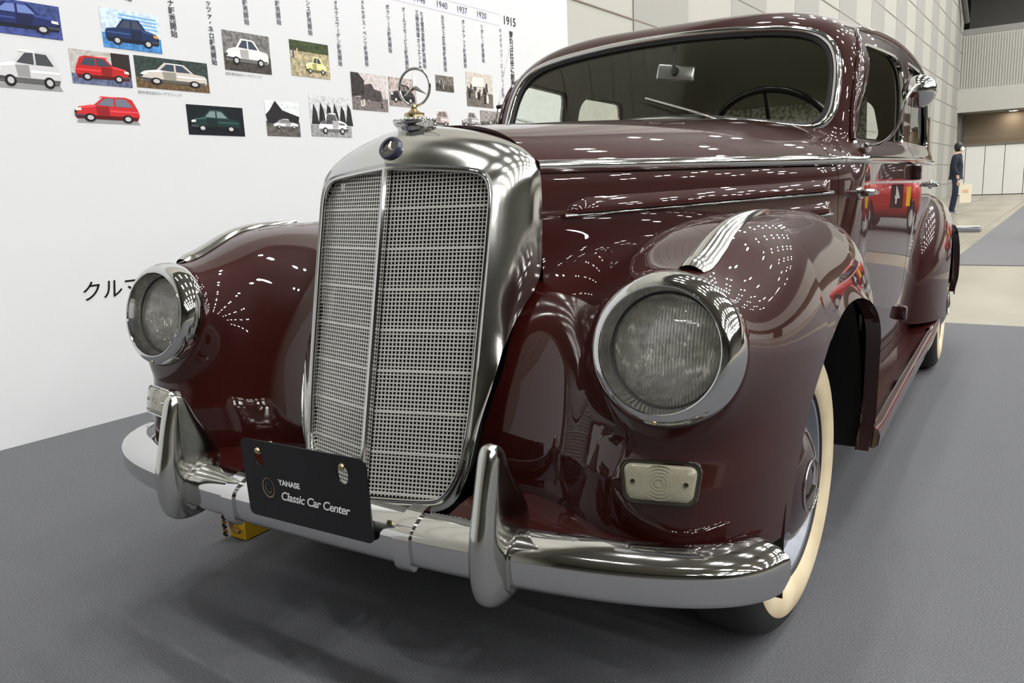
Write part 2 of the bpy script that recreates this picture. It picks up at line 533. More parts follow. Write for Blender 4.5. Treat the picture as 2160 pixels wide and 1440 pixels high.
# side windows and doors, in side view (y, z)
def rr(y0, y1, z0, z1, r, n=6, slant0=0, slant1=0, rt=None):
    rt = rt or r
    pts = []
    for (cy, cz, a0, rad, sl) in ((y1, z0, -90, r, 0), (y1, z1, 0, rt, slant1), (y0, z1, 90, rt, slant0), (y0, z0, 180, r, 0)):
        sy = 1 if cy == y1 else -1; sz = 1 if cz == z1 else -1
        for i in range(n+1):
            a = math.radians(a0+90*i/n)
            pts.append((cy-sy*rad+sl+rad*math.cos(a), cz-sz*rad+rad*math.sin(a)))
    return np.array(pts)
DOOR_F = rr(.80, 1.70, .36, 1.452, .05, slant0=.20, rt=.10, slant1=0)
DOOR_B = rr(1.706, 2.50, .36, 1.452, .05, slant1=-.10, rt=.12)
WIN_F = rr(.945, 1.62, 1.095, 1.400, .035, slant0=.20, rt=.06)
WIN_B = rr(1.76, 2.36, 1.095, 1.405, .035, slant1=-.06, rt=.09)
def side_poly(poly, off=0.0): return lambda P: np.maximum(poly_sd(P[:, 1], P[:, 2], poly), ws_plane(P)+.045)+off
def outside(poly, off=0.0): return lambda P: -(np.maximum(poly_sd(P[:, 1], P[:, 2], poly), ws_plane(P)+.045)-off)
rear_arch = lambda P: np.where(P[:, 0] > .45, ARCH_R-np.hypot(P[:, 1]-RX[0], P[:, 2]-RX[1]), -1)
def rear_glass(P): return np.where((P[:, 1] > 2.7) & (P[:, 2] > 1.1), -(poly_sd(P[:, 0], P[:, 2], RW)), -1.0)
RW = np.concatenate([rr(-.42, .42, 1.17, 1.385, .06)])
sv, st_ = cv, ct
for g in (in_ws, rear_glass, outside(DOOR_F, GAP), outside(DOOR_B, GAP), rear_arch): sv, st_ = clip(sv, st_, g)
panel('cabin_shell', F_body, *whole(sv, st_), 'paint', car, t=.01)
for nm, dp, wp in (('front_door', DOOR_F, WIN_F), ('rear_door', DOOR_B, WIN_B)):
    panel(nm, F_body, cv, ct, 'paint', car, [side_poly(dp, GAP), outside(wp)], t=.012, both=True)
# ---- rear fenders
V, T = surface_net(F_rear, (.40, 2.1, .28), (.88, 3.8, .92), .011*RES)
V = project(F_rear, V)
panel('rear_fender', F_rear, V, T, 'paint', car, [rear_arch, lambda P: .33-P[:, 2], lambda P: -(_cb(P)+.02)], t=.006, both=True)
# ------------------------------------------------------------------ car: fittings
def bis(f, n, a, b, it=20):
    """vector bisection: f(a)>0 (outside), f(b)<0 (inside)"""
    A = np.full(n, float(a)); B = np.full(n, float(b))
    for _ in range(it):
        m = .5*(A+B); out = f(m) > 0
        A = np.where(out, m, A); B = np.where(out, B, m)
    return .5*(A+B)
def on_x(F, Y, Z, a=1.0, b=.1):
    Y, Z = np.ravel(Y), np.ravel(Z); X = bis(lambda t: F(np.stack([t, Y, Z], 1)), len(Y), a, b); return np.stack([X, Y, Z], 1)
def on_y(F, X, Z, a=-.9, b=-.2):
    X, Z = np.ravel(X), np.ravel(Z); Y = bis(lambda t: F(np.stack([X, t, Z], 1)), len(X), a, b); return np.stack([X, Y, Z], 1)
def on_z(F, X, Y, a=1.9, b=.6):
    X, Y = np.ravel(X), np.ravel(Y); Z = bis(lambda t: F(np.stack([X, Y, t], 1)), len(X), a, b); return np.stack([X, Y, Z], 1)
def sx(F, y, z): return on_x(F, [y], [z])[0, 0]
def sy_(F, x, z, a=-.9, b=-.2): return on_y(F, [x], [z], a, b)[0, 1]
def nrm(F, p): return normals_of(F, np.array([p]))[0]

# ---- radiator shell
def yV(x, z): return -.428-.2276*(1.039-z)+.25*np.abs(x)
INS = np.array([(0, .410), (.08, .411), (.14, .414), (.160, .421), (.176, .440), (.192, .478), (.200, .53), (.205, .60), (.208, .70), (.210, .80), (.2115, .88), (.212, .945), (.211, .985), (.203, 1.008), (.188, 1.020), (.15, 1.027), (.08, 1.033), (0, 1.038)])
BACK = np.array([(0, -.545, .385), (.09, -.543, .386), (.15, -.535, .393), (.182, -.527, .412), (.202, -.520, .445), (.217, -.512, .49), (.230, -.498, .56), (.241, -.472, .62), (.251, -.437, .692), (.258, -.368, .765), (.262, -.310, .815), (.262, -.292, .90), (.262, -.288, .985), (.256, -.288, 1.030), (.232, -.288, 1.059), (.18, -.290, 1.089), (.09, -.293, 1.113), (0, -.298, 1.124)])
ins3 = np.stack([INS[:, 0], yV(INS[:, 0], INS[:, 1]), INS[:, 1]], 1)
nS = 72
insD = nat_spline(ins3, nS); bckD = nat_spline(BACK, nS)
gap = np.linalg.norm(bckD-insD, axis=1)
rad = np.stack([insD[:, 0]*2.2, np.full(nS, -.06), (insD[:, 2]-.72)*np.clip((insD[:, 2]-.45)/.4, .3, 1)], 1)
rad[:, 0] *= np.clip((insD[:, 2]-.36)/.1, .2, 1)
rad /= np.linalg.norm(rad, axis=1)[:, None]
rings = []
rings.append(insD+np.array([0, .028, 0])-.0*rad)            # inside lip, recessed
rings.append(insD+np.array([0, .004, 0]))
rings.append(insD+rad*.004+np.array([0, -.008, 0]))
rings.append(insD+rad*.010+np.array([0, -.008, 0]))
rings.append(insD*.75+bckD*.25+rad*(.20*gap)[:, None]+np.array([0, -.004, 0]))
rings.append(insD*.42+bckD*.58+rad*(.20*gap)[:, None])
rings.append(insD*.12+bckD*.88+rad*(.07*gap)[:, None])
rings.append(bckD)
TAIL = bckD+np.array([0, .07, 0])-rad*.004
rings = np.array(rings)                                        # (R, nS, 3)
dense = [rings[0], rings[1], rings[2]]
sm = np.stack([nat_spline(rings[3:, j], 16) for j in range(nS)], 1)
G = np.concatenate([np.array(dense), sm, TAIL[None]*np.where(TAIL[:, 2:] < .82, 1, np.nan)]) if False else np.concatenate([np.array(dense), sm])
Gl = G[:, ::-1].copy(); Gl[..., 0] *= -1
full = np.concatenate([Gl[:, :0], G[:, ::1], Gl[:, 1:]], 1)     # right bottom -> top -> left bottom
me = grid_mesh('radiator_shell', full, flip=True); autosmooth(me, 40)
shell = link('radiator_shell', me, 'old_chrome', car)
# bead round the insert
bead = np.concatenate([insD, (insD*np.array([-1, 1, 1]))[::-1][1:]])+np.array([0, -.007, 0])
link('grille_bead', tube('grille_bead', bead, .0045, 8, closed=True, up=(0, -1, .2)), 'chrome', car)
zc = np.linspace(.412, 1.036, 24)
link('centre_bar', sweep('centre_bar', np.stack([0*zc, yV(0, zc)-.008, zc], 1), [(-.0065, -.008), (.0065, -.008), (.0065, .004), (.003, .008), (-.003, .008), (-.0065, .004)], up=(0, -1, 0)), 'chrome', car)
# lattice, two halves
wid = interp1(INS[3:13, 1], INS[3:13, 0])
def half_w(z):
    if z <= .421: return .15
    if z >= .985: return float(np.interp(z, [.985, 1.008, 1.020, 1.027, 1.033], [.211, .203, .188, .15, .08]))
    return float(wid(np.array([z]))[0])
PITCH_W = .00775
def lattice(sgn):
    V, F = [], []
    def bar(p, q, hw, hd, dirv):
        p, q = np.array(p), np.array(q); n = np.array([sgn*.243, -.970, 0.0]); n2 = np.array(dirv)
        b = len(V)
        for e in (p, q):
            for a, c in ((-1, -1), (1, -1), (1, 1), (-1, 1)): V.append(e+n2*hw*a+n*hd*c)
        F.extend([(b, b+1, b+5, b+4), (b+1, b+2, b+6, b+5), (b+2, b+3, b+7, b+6), (b+3, b, b+4, b+7), (b, b+3, b+2, b+1), (b+4, b+5, b+6, b+7)])
    zs = np.arange(.418, 1.034, PITCH_W)
    for i, z in enumerate(zs):
        w = half_w(z)
        thick = (len(zs)-1-i) % 10 == 9
        off = .006
        bar((.004*sgn, yV(.004, z)+off, z), (w*sgn, yV(w, z)+off, z), .0024 if thick else .00115, .0014 if thick else .001, (0, .22, .975))
    for k in range(1, 28):
        x = k*PITCH_W
        zz = [z for z in np.linspace(.412, 1.036, 200) if half_w(z) > x]
        if not zz: continue
        z0, z1 = zz[0], zz[-1]
        bar((x*sgn, yV(x, z0)+.0065, z0), (x*sgn, yV(x, z1)+.0065, z1), .00115, .001, (.97, .243*sgn, 0))
    me = mesh_from('grille_lattice', V, F, smooth=False)
    return me
for s in (1, -1):
    o = link('grille_lattice', lattice(s), 'grille_wire', car); o['kind'] = 'stuff'
# radiator core, dark
core = np.concatenate([insD, (insD*np.array([-1, 1, 1]))[::-1][1:-1]]); core[:, 1] += .045
link('radiator_core', mesh_from('radiator_core', core, [tuple(range(len(core)))], False), 'black', car)
# ---- badge and mascot
mat('badge_metal', (.16, .15, .11), rough=.3, metal=1.0)
bc = np.array([0, -.418, 1.075]); ba = np.array([0, -.86, .51]); ba /= np.linalg.norm(ba)
bd = link('badge', lathe('badge', [(0, .004), (.0165, .004), (.0175, .008), (.023, .008), (.0245, .004), (.0245, -.012)], 40, ba, bc), 'badge_blue', car)
link('badge_face', lathe('badge_face', [(0, .0062), (.0168, .0050)], 32, ba, bc), 'badge_metal', bd)
def star_mesh(name, c, ax, up, r, hub, depth):
    """three-pointed star, ridge along each arm, two-sided"""
    c, ax, up = [np.asarray(q, float) for q in (c, ax, up)]; ax = ax/np.linalg.norm(ax)
    s = np.cross(up, ax); s /= np.linalg.norm(s); u = np.cross(ax, s)
    V = [c+ax*depth, c-ax*depth]; F = []
    ring = []
    for k in range(6):
        a = math.radians(90+60*k); rr_ = r if k % 2 == 0 else hub
        ring.append(c+(s*math.cos(a)+u*math.sin(a))*rr_)
    V += ring
    for k in range(6):
        a, b = 2+k, 2+(k+1) % 6
        F.append((0, a, b)); F.append((1, b, a))
    return mesh_from(name, V, F, smooth=False)
link('badge_star', star_mesh('badge_star', bc+ba*.0062, ba, (0, .51, .86), .0165, .0035, .004), 'old_chrome', bd)
cc = np.array([0, -.338, 1.118])
cap = link('radiator_cap', lathe('radiator_cap', [(.034, -.010), (.036, .002), (.0385, .006), (.042, .009), (.0435, .0125), (.042, .0165), (.034, .0195), (.024, .023), (.018, .027), (0, .027)], 40, (0, -.05, 1), cc), 'chrome', car)
bm = bmesh.new()
for k in range(28):      # knurled edge of the cap
    a = 2*PI*k/28
    r = bmesh.ops.create_uvsphere(bm, u_segments=6, v_segments=4, radius=.004)
    bmesh.ops.translate(bm, vec=(cc[0]+.0405*math.cos(a), cc[1]+.0405*math.sin(a), cc[2]+.0145), verts=r['verts'])
me = bpy.data.meshes.new('cap_knurling'); bm.to_mesh(me); bm.free()
o = link('cap_knurling', autosmooth(me, 60), 'chrome', cap); o['kind'] = 'stuff'
link('mascot_base', lathe('mascot_base', [(.020, .024), (.021, .029), (.016, .031), (.012, .033), (.007, .036), (.0055, .038), (.0068, .040), (.0068, .042), (.0045, .046)], 28, (0, 0, 1), cc), 'brass', cap)
sc_ = cc+np.array([0, .006, .0805])
YW = .10   # mascot turned a touch
sa = np.array([math.sin(YW), -math.cos(YW), 0])
ringp = [sc_+np.array([math.cos(YW), math.sin(YW), 0])*.0362*math.cos(a)+np.array([0, 0, 1])*.0362*math.sin(a) for a in np.linspace(0, 2*PI, 49)[:-1]]
ms = link('star_ring', tube('star_ring', ringp, .0028, 10, closed=True, up=sa), 'old_chrome', cap)
link('star', star_mesh('star', sc_, sa, (0, 0, 1), .0355, .0052, .0045), 'old_chrome', cap)

# ---- headlamps
HN = math.cos(.18)
def headlamp(mx):
    A = HLA*np.array([mx, 1, 1]); C = HLC*np.array([mx, 1, 1])
    hl = link('headlamp_bezel', lathe('headlamp_bezel', [(.112, -.020), (.1185, -.013), (.1210, -.006), (.1212, .004), (.1175, .018), (.1105, .031), (.104, .036), (.0985, .0375), (.0955, .0355), (.0945, .031), (.0925, .024), (.0895, .012), (.0880, .006), (.0872, .0), (.0872, -.01)], 72, A, C), 'chrome', car)
    link('bezel_rim', lathe('bezel_rim', [(.0965+.0022*math.cos(a), .0365+.0022*math.sin(a)) for a in np.linspace(0, 2*PI, 9)], 72, A, C), 'chrome', hl)
    U = np.cross(np.cross(A, (0, 0, 1)), A); U /= np.linalg.norm(U)
    pc = C-U*.1085+A*.033
    link('bezel_screw', lathe('bezel_screw', [(.0, .003), (.003, .0025), (.0042, 0), (.0042, -.004)], 12, A-U*.5, pc), 'brass', hl)
    link('lamp_reflector', lathe('lamp_reflector', [(.0865, -.002), (.080, -.030), (.060, -.054), (.035, -.067), (.012, -.072), (.012, -.074), (0, -.074)], 48, A, C, deg=60), 'reflector', hl)
    link('lamp_bulb', lathe('lamp_bulb', [(0, -.030), (.011, -.031), (.0125, -.034), (.0125, -.045), (.006, -.048), (.006, -.072)], 20, A, C), 'old_chrome', hl)
    prof = [(r, .004+.015*(1-(r/.0868)**2)) for r in np.linspace(0, .0868, 14)]
    back = [(r, h-.004) for r, h in prof[::-1]]
    link('lamp_lens', lathe('lamp_lens', prof+back, 64, A, C, deg=60), 'lens_glass', hl)
    link('lens_gasket', lathe('lens_gasket', [(.0860, .006), (.0890, .009), (.0890, .0)], 64, A, C), 'rubber', hl)
def lens_material():
    m = bpy.data.materials.new('lens_glass'); m.use_nodes = True; nt = m.node_tree; nt.nodes.clear()
    out = nt.nodes.new('ShaderNodeOutputMaterial'); mx = nt.nodes.new('ShaderNodeMixShader'); gl = nt.nodes.new('ShaderNodeBsdfGlossy'); rf = nt.nodes.new('ShaderNodeBsdfRefraction'); tr = nt.nodes.new('ShaderNodeBsdfTransparent'); m2 = nt.nodes.new('ShaderNodeMixShader')
    tc = nt.nodes.new('ShaderNodeTexCoord'); wv = nt.nodes.new('ShaderNodeTexWave'); wv.wave_type = 'BANDS'; wv.bands_direction = 'X'
    wv.inputs['Scale'].default_value = 62; wv.inputs['Distortion'].default_value = 0
    br = nt.nodes.new('ShaderNodeTexBrick'); mp = nt.nodes.new('ShaderNodeMapping'); mp.inputs['Rotation'].default_value = (PI/2, 0, 0)
    nt.links.new(tc.outputs['Object'], mp.inputs['Vector']); nt.links.new(mp.outputs['Vector'], br.inputs['Vector'])
    br.inputs['Scale'].default_value = 11; br.inputs['Color1'].default_value = (0, 0, 0, 1); br.inputs['Color2'].default_value = (1, 1, 1, 1); br.inputs['Mortar Size'].default_value = .006
    add = nt.nodes.new('ShaderNodeMath'); add.operation = 'MULTIPLY_ADD'; add.inputs[1].default_value = .5
    nt.links.new(tc.outputs['Object'], wv.inputs['Vector'])
    nt.links.new(br.outputs['Color'], add.inputs[0]); nt.links.new(wv.outputs['Fac'], add.inputs[2])
    bp = nt.nodes.new('ShaderNodeBump'); bp.inputs['Strength'].default_value = .35; bp.inputs['Distance'].default_value = .003
    nt.links.new(add.outputs[0], bp.inputs['Height'])
    for n_ in (gl, rf): nt.links.new(bp.outputs['Normal'], n_.inputs['Normal'])
    gl.inputs['Roughness'].default_value = .02; rf.inputs['Roughness'].default_value = .0; rf.inputs['IOR'].default_value = 1.22; tr.inputs['Color'].default_value = (.97, .97, .95, 1)
    m2.inputs[0].default_value = .4; nt.links.new(tr.outputs[0], m2.inputs[1]); nt.links.new(rf.outputs[0], m2.inputs[2])
    df = nt.nodes.new('ShaderNodeBsdfDiffuse'); df.inputs['Color'].default_value = (.9, .9, .86, 1); m3 = nt.nodes.new('ShaderNodeMixShader'); m3.inputs[0].default_value = .04
    nt.links.new(m2.outputs[0], m3.inputs[1]); nt.links.new(df.outputs[0], m3.inputs[2])
    mx.inputs[0].default_value = .12; nt.links.new(m3.outputs[0], mx.inputs[1]); nt.links.new(gl.outputs[0], mx.inputs[2]); nt.links.new(mx.outputs[0], out.inputs[0])
    MATS['lens_glass'] = m
lens_material()
def glass_material(name, tint, extra=0.0):
    m = bpy.data.materials.new(name); m.use_nodes = True; nt = m.node_tree; nt.nodes.clear()
    out = nt.nodes.new('ShaderNodeOutputMaterial'); mx = nt.nodes.new('ShaderNodeMixShader'); fr = nt.nodes.new('ShaderNodeFresnel')
    ge = nt.nodes.new('ShaderNodeNewGeometry'); mr = nt.nodes.new('ShaderNodeMapRange'); mr.inputs[3].default_value = 1.5; mr.inputs[4].default_value = 1/1.5
    nt.links.new(ge.outputs['Backfacing'], mr.inputs[0]); nt.links.new(mr.outputs[0], fr.inputs['IOR']); tr = nt.nodes.new('ShaderNodeBsdfTransparent'); gl = nt.nodes.new('ShaderNodeBsdfGlossy')
    tr.inputs['Color'].default_value = (*tint, 1); gl.inputs['Roughness'].default_value = .0
    ad = nt.nodes.new('ShaderNodeMath'); ad.operation = 'ADD'; ad.inputs[1].default_value = extra
    nt.links.new(fr.outputs[0], ad.inputs[0]); nt.links.new(ad.outputs[0], mx.inputs[0]); nt.links.new(tr.outputs[0], mx.inputs[1]); nt.links.new(gl.outputs[0], mx.inputs[2]); nt.links.new(mx.outputs[0], out.inputs[0])
    MATS[name] = m
glass_material('window_glass', (.90, .93, .88))
for s in (1, -1): headlamp(s)

# ---- teardrop chrome strips on the fender crowns
def crown_trim():
    st = np.linspace(0, 1, 36); path = nat_spline([(.622, -.470), (.627, -.36), (.634, -.22), (.642, -.075)], 36)
    hw = np.interp(st, [0, .06, .25, .6, 1], [.021, .0255, .0245, .015, .0008])
    us = np.linspace(-1, 1, 9)
    X = path[:, :1]+us*hw[:, None]; Y = path[:, 1:]+.004*us*us
    P = on_z(F_fender, X, Y, 1.1, .5); N = normals_of(F_fender, P)
    lift = ((.014*(1-us*us)+.0015)*np.interp(st, [0, .05, .5, 1], [.55, 1, .9, .5])[:, None]).ravel()
    G = (P+N*lift[:, None]).reshape(36, 9, 3)
    me = grid_mesh('fender_trim', G)
    return me
both('fender_trim', crown_trim(), 'old_chrome')

# ---- strips along the flanks
def flank_path(y0, y1, z0, z1, n, F=F_body, lift=0.0):
    t = np.linspace(0, 1, n); P = on_x(F, y0+(y1-y0)*t, z0+(z1-z0)*t)
    return P+normals_of(F, P)*lift if lift else P
HR = lambda w, d, n=10: [(d*math.sin(a), -w*math.cos(a)) for a in np.linspace(0, PI, n)]+[(-.004, w), (-.004, -w)]
def strip(name, y0, y1, z0, z1, w, d, m='chrome', n=28, parent=None):
    P = flank_path(y0, y1, z0, z1, n)
    me = sweep(name, P, [(s, u) for s, u in HR(w, d)], up=(0, 0, 1), smooth_deg=50)
    return both(name, me, m, parent)
strip('belt_moulding', -.283, .735, BELT-.002, BELT+.002, .0140, .013)
strip('belt_moulding', .738, .797, BELT+.002, BELT+.002, .0125, .011, n=6)
strip('door_moulding', .804, 1.70, BELT+.002, BELT+.002, .0115, .010)
strip('door_moulding', 1.708, 2.495, BELT+.002, BELT-.002, .0115, .010)
strip('bonnet_strip', -.235, .700, .930, .944, .0055, .009)
strip('bonnet_strip', .15, .700, .876, .885, .0055, .009)
def louvre(y0, y1, z0, z1, h):
    n, k = 40, 9; t = np.linspace(0, 1, n)[:, None]; u = np.linspace(0, 1, k)[None, :]
    e = np.minimum(1, np.minimum(t/.03, (1-t)/.008))
    Y = y0+(y1-y0)*t+0*u; Z = z0+(z1-z0)*t+h*u*(.55+.45*np.minimum(1, t/.05))
    P = on_x(F_body, Y, Z); lift = (.013*np.cos(u*PI/2*.9999)**.7*e+.0004).ravel()
    G = (P+normals_of(F_body, P)*lift[:, None]).reshape(n, k, 3)
    return grid_mesh('bonnet_louvre', G, flip=False)
both('bonnet_louvre', louvre(-.222, .690, .935, .949, .030), 'paint')
both('bonnet_louvre', louvre(.15, .690, .881, .890, .030), 'paint')

# ---- parking lamps
def frame_on(F, x, z, up=(0, 0, 1)):
    y = sy_(F, x, z); p = np.array([x, y, z]); n = nrm(F, p); s = np.cross(up, n); s /= np.linalg.norm(s); s = s if s[0] > 0 else -s
    u = np.cross(n, s); u = u if u[2] > 0 else -u
    return p, s, u, n
def rrect(w, h, r, n=6, taper=0.0):
    pts = []
    for cx, cz, a0 in ((w-r, -h+r, -90), (w-r, h-r, 0), (-w+r, h-r, 90), (-w+r, -h+r, 180)):
        for i in range(n+1):
            a = math.radians(a0+90*i/n); X, Z = cx+r*math.cos(a), cz+r*math.sin(a)
            pts.append((X*(1+taper*Z/h), Z))
    return np.array(pts)
def ring_loft(name, frame, outlines, m, parent, cap=True, deg=40):
    """stack of (scale-x, scale-z, lift) of one outline -> mesh"""
    p, s, u, n = frame; V = []; k = len(outlines[0][0])
    for o2, lift in outlines:
        for a, b in o2: V.append(p+s*a+u*b+n*lift)
    F = []
    for i in range(len(outlines)-1):
        for j in range(k): F.append((i*k+j, i*k+(j+1) % k, (i+1)*k+(j+1) % k, (i+1)*k+j))
    if cap: F.append(tuple((len(outlines)-1)*k+j for j in range(k)))
    me = mesh_from(name, V, F)
    bm = bmesh.new(); bm.from_mesh(me); bmesh.ops.recalc_face_normals(bm, faces=bm.faces); bm.to_mesh(me); bm.free()
    return me
def park_lamp():
    fr = frame_on(F_fender, .612, .541); q_, s_, u_, n_ = frame_on(F_fender, .632, .541); fr = (fr[0], s_, u_, n_)
    O = lambda w, h, r: rrect(w*.80, h*.80, r*.80, taper=.07)
    fme = autosmooth(ring_loft('parking_lamp_frame', fr, [(O(.076, .0435, .02), -.03), (O(.076, .0435, .02), -.001), (O(.0735, .041, .019), .005), (O(.070, .0375, .017), .005), (O(.068, .0355, .016), .001)], 'chrome', car, cap=True), 40)
    a, b = both('parking_lamp_frame', fme, 'chrome')
    lens = ring_loft('parking_lens', fr, [(O(.067, .0345, .016), .000), (O(.066, .0335, .016), .0055), (O(.060, .028, .014), .0085), (O(.03, .014, .007), .0105)], 'amber_glass', car)
    autosmooth(lens, 60)
    p, s, u, n = fr
    for par, mx in ((a, 1), (b, -1)):
        f = np.array([mx, 1, 1])
        link('parking_lens', lens if mx > 0 else mirror_mesh(lens), 'amber_glass', par)
        for k, r in enumerate((.006, .011, .016, .021, .026)):
            pts = [(p+n*(.0108-.0032*(r/.03)**2)+s*r*math.cos(t)*1.12+u*r*math.sin(t))*f for t in np.linspace(0, 2*PI, 25)[:-1]]
            link('lens_ring', tube('lens_ring', pts, .0010, 6, closed=True, up=tuple(n*f)), 'amber_glass', par)
        for ox in (-.040, .040):
            link('lens_screw', lathe('lens_screw', [(0, .005), (.0035, .0045), (.0045, 0)], 12, n*f, (p+s*ox+n*.0075)*f), 'old_chrome', par)
park_lamp()

# ---- bumper
bp_half = nat_spline([(0, -.718), (.12, -.717), (.25, -.713), (.39, -.702), (.52, -.684), (.63, -.656), (.71, -.620), (.765, -.573), (.792, -.520)], 44)
BZ = .424
def bump_path(x0, x1, n=30):
    xs = np.linspace(x0, x1, n); a = np.abs(xs)
    y = np.interp(a, bp_half[:, 0], bp_half[:, 1]); return np.stack([xs, y, np.full(n, BZ)], 1)
bpr = np.concatenate([np.stack([-bp_half[::-1, 0], bp_half[::-1, 1]], 1), bp_half[1:]]); bpr = np.concatenate([bpr, np.full((len(bpr), 1), BZ)], 1)
BPROF = [(-.010, -.047), (-.003, -.045), (.002, -.036), (.0035, -.02), (.004, -.005), (.003, .006), (-.001, .013), (-.008, .019), (-.022, .027), (-.040, .033), (-.050, .034), (-.054, .031), (-.050, .025), (-.030, .018), (-.015, .006), (-.012, -.02), (-.016, -.042)]
tb = np.linspace(-1, 1, len(bpr)); scl = np.where(np.abs(tb) > .97, 1-.35*((np.abs(tb)-.97)/.03)**2, 1.0)
bumper = link('bumper', sweep('bumper', bpr, BPROF, smooth_deg=50, scale=scl), 'chrome', car)
def guard():
    lv = [(.3445, .008, -.700, -.665), (.350, .0165, -.722, -.650), (.362, .0225, -.738, -.640), (.385, .0255, -.748, -.634), (.42, .0275, -.752, -.612), (.46, .0270, -.750, -.606), (.485, .0258, -.744, -.612), (.51, .0238, -.737, -.626), (.54, .0215, -.729, -.644), (.57, .0195, -.720, -.662), (.592, .0170, -.7125, -.672), (.602, .0125, -.707, -.680), (.6065, .005, -.700, -.690)]
    lv = nat_spline(lv, 40); n = 28; V = []; F = []
    for z, hw, yf, yb in lv:
        cy, hd = .5*(yf+yb), .5*(yb-yf)
        for i in range(n):
            a = 2*PI*i/n; c_, s_ = math.cos(a), math.sin(a)
            X = hw*np.sign(c_)*abs(c_)**.62; Y = hd*np.sign(s_)*abs(s_)**.75
            V.append((.384+X*(1.0-.18*(s_ < -.3)*(-s_-.3)), cy+Y, z))
    m_ = len(lv)
    for i in range(m_-1):
        for j in range(n): F.append((i*n+j, i*n+(j+1) % n, (i+1)*n+(j+1) % n, (i+1)*n+j))
    F.append(tuple(range(n-1, -1, -1))); F.append(tuple((m_-1)*n+j for j in range(n)))
    return autosmooth(mesh_from('bumper_guard', V, F), 60)
gA, gB = both('bumper_guard', guard(), 'old_chrome', bumper)
PR = np.array(BPROF)
def prof_scaled(k): 
    c = np.array([-.02, 0]); return [tuple(c+(q-c)*k) for q in PR]
for sgn in (1, -1):
    for x0, x1, k in ((.199, .232, 1.20), (.353, .415, 1.20)):
        nm = 'bumper_clamp' if x0 < .3 else 'guard_collar'
        P = bump_path(sgn*x0, sgn*x1, 6)
        if sgn < 0: P = P[::-1]
        link(nm, sweep(nm, P, prof_scaled(k), smooth_deg=50), 'chrome' if x0 < .3 else 'old_chrome', bumper)
# ---- painted valance between fenders and bumper
def valance():
    n = 40; xs = np.linspace(.23, .735, n); G = np.zeros((n, 8, 3))
    fy = on_y(F_fender, np.maximum(np.abs(xs), .26), np.full(n, .43), -.9, .1)[:, 1]
    for i, x in enumerate(xs):
        a = abs(x)
        yf = float(np.interp(a, bp_half[:, 0], bp_half[:, 1]))+.055
        yb = max(fy[i]+.006, yf+.01) if a > .22 else -.505
        for j, u in enumerate(np.linspace(0, 1, 8)):
            y = yb+(yf-yb)*u; z = .437+.012*math.sin(u*PI*.5)-.035*u**2 - (.06 if u == 1 else 0)
            G[i, j] = (x, y, z)
    return grid_mesh('valance', G)
both('valance', valance(), 'paint')
# dark underside between the front wheels
link('underbody', box_mesh('underbody', (0, 1.55, .30), (1.10, 4.0, .06), bevel=.02), 'black', car)
link('engine_bay', box_mesh('engine_bay', (0, .15, .62), (.40, .80, .56), bevel=.02), 'black', car)
# ------------------------------------------------------------------ wheels
def wheel_parts(c, nrm_ax, steer_group, full=True):
    ax = np.asarray(nrm_ax, float); ax /= np.linalg.norm(ax)
    w = bpy.data.objects.new('wheel', None); COL.objects.link(w); w.parent = car; w.empty_display_size = .05
    ty = [(.205, -.07), (.215, -.082), (.25, -.088), (.28, -.087), (.312, -.076), (.328, -.060), (.3335, -.04), (.335, 0), (.3335, .04), (.328, .060), (.312, .075), (.290, .084), (.285, .0850)]
    link('tyre', lathe('tyre', ty, 72, ax, c, deg=60), 'rubber', w)
    ww = [(.288, .0848), (.283, .0875), (.265, .0905), (.245, .0905), (.228, .087), (.218, .082), (.214, .078)]
    link('whitewall', lathe('whitewall', ww, 72, ax, c, deg=60), 'whitewall', w)
    link('tyre_inner_side', lathe('tyre_inner_side', [(.214, .078), (.209, .074), (.205, .066)], 72, ax, c, deg=60), 'rubber', w)
    link('rim', lathe('rim', [(.208, .064), (.206, .074), (.200, .072), (.193, .058), (.185, .045), (.165, .040), (.14, .043), (.12, .045)], 64, ax, c), 'hub_grey', w)
    hc = link('hubcap', lathe('hubcap', [(.135, .043), (.134, .062), (.126, .078), (.115, .086), (.112, .0862), (.09, .098), (.06, .108), (.03, .113), (0, .114)], 56, ax, c), 'hub_grey', w)
    link('hubcap_face', lathe('hubcap_face', [(.112, .0866), (.09, .0987), (.06, .1087), (.03, .1137), (0, .1147)], 56, ax, c, deg=60), 'hub_paint', hc)
    up = np.array([0, 0, 1.])
    s = np.cross(up, ax); s /= np.linalg.norm(s)
    rp = [c+ax*.1118+(s*math.cos(a)+up*math.sin(a))*.057 for a in np.linspace(0, 2*PI, 41)[:-1]]
    link('hub_ring', tube('hub_ring', rp, .0022, 8, closed=True, up=tuple(ax)), 'chrome', hc)
    link('hub_star', star_mesh('hub_star', c+ax*.1145, ax, (0, .12, 1), .056, .010, .006), 'chrome', hc)
    return w
ST = math.radians(4)
wheel_parts(np.array([.604, .055, .335]), (math.cos(ST), -math.sin(ST), 0), 0)
wheel_parts(np.array([-.600, .055, .335]), (-math.cos(ST), math.sin(ST), 0), 0)
wheel_parts(np.array([.715, RX[0], .335]), (1, 0, 0), 0)
wheel_parts(np.array([-.715, RX[0], .335]), (-1, 0, 0), 0)
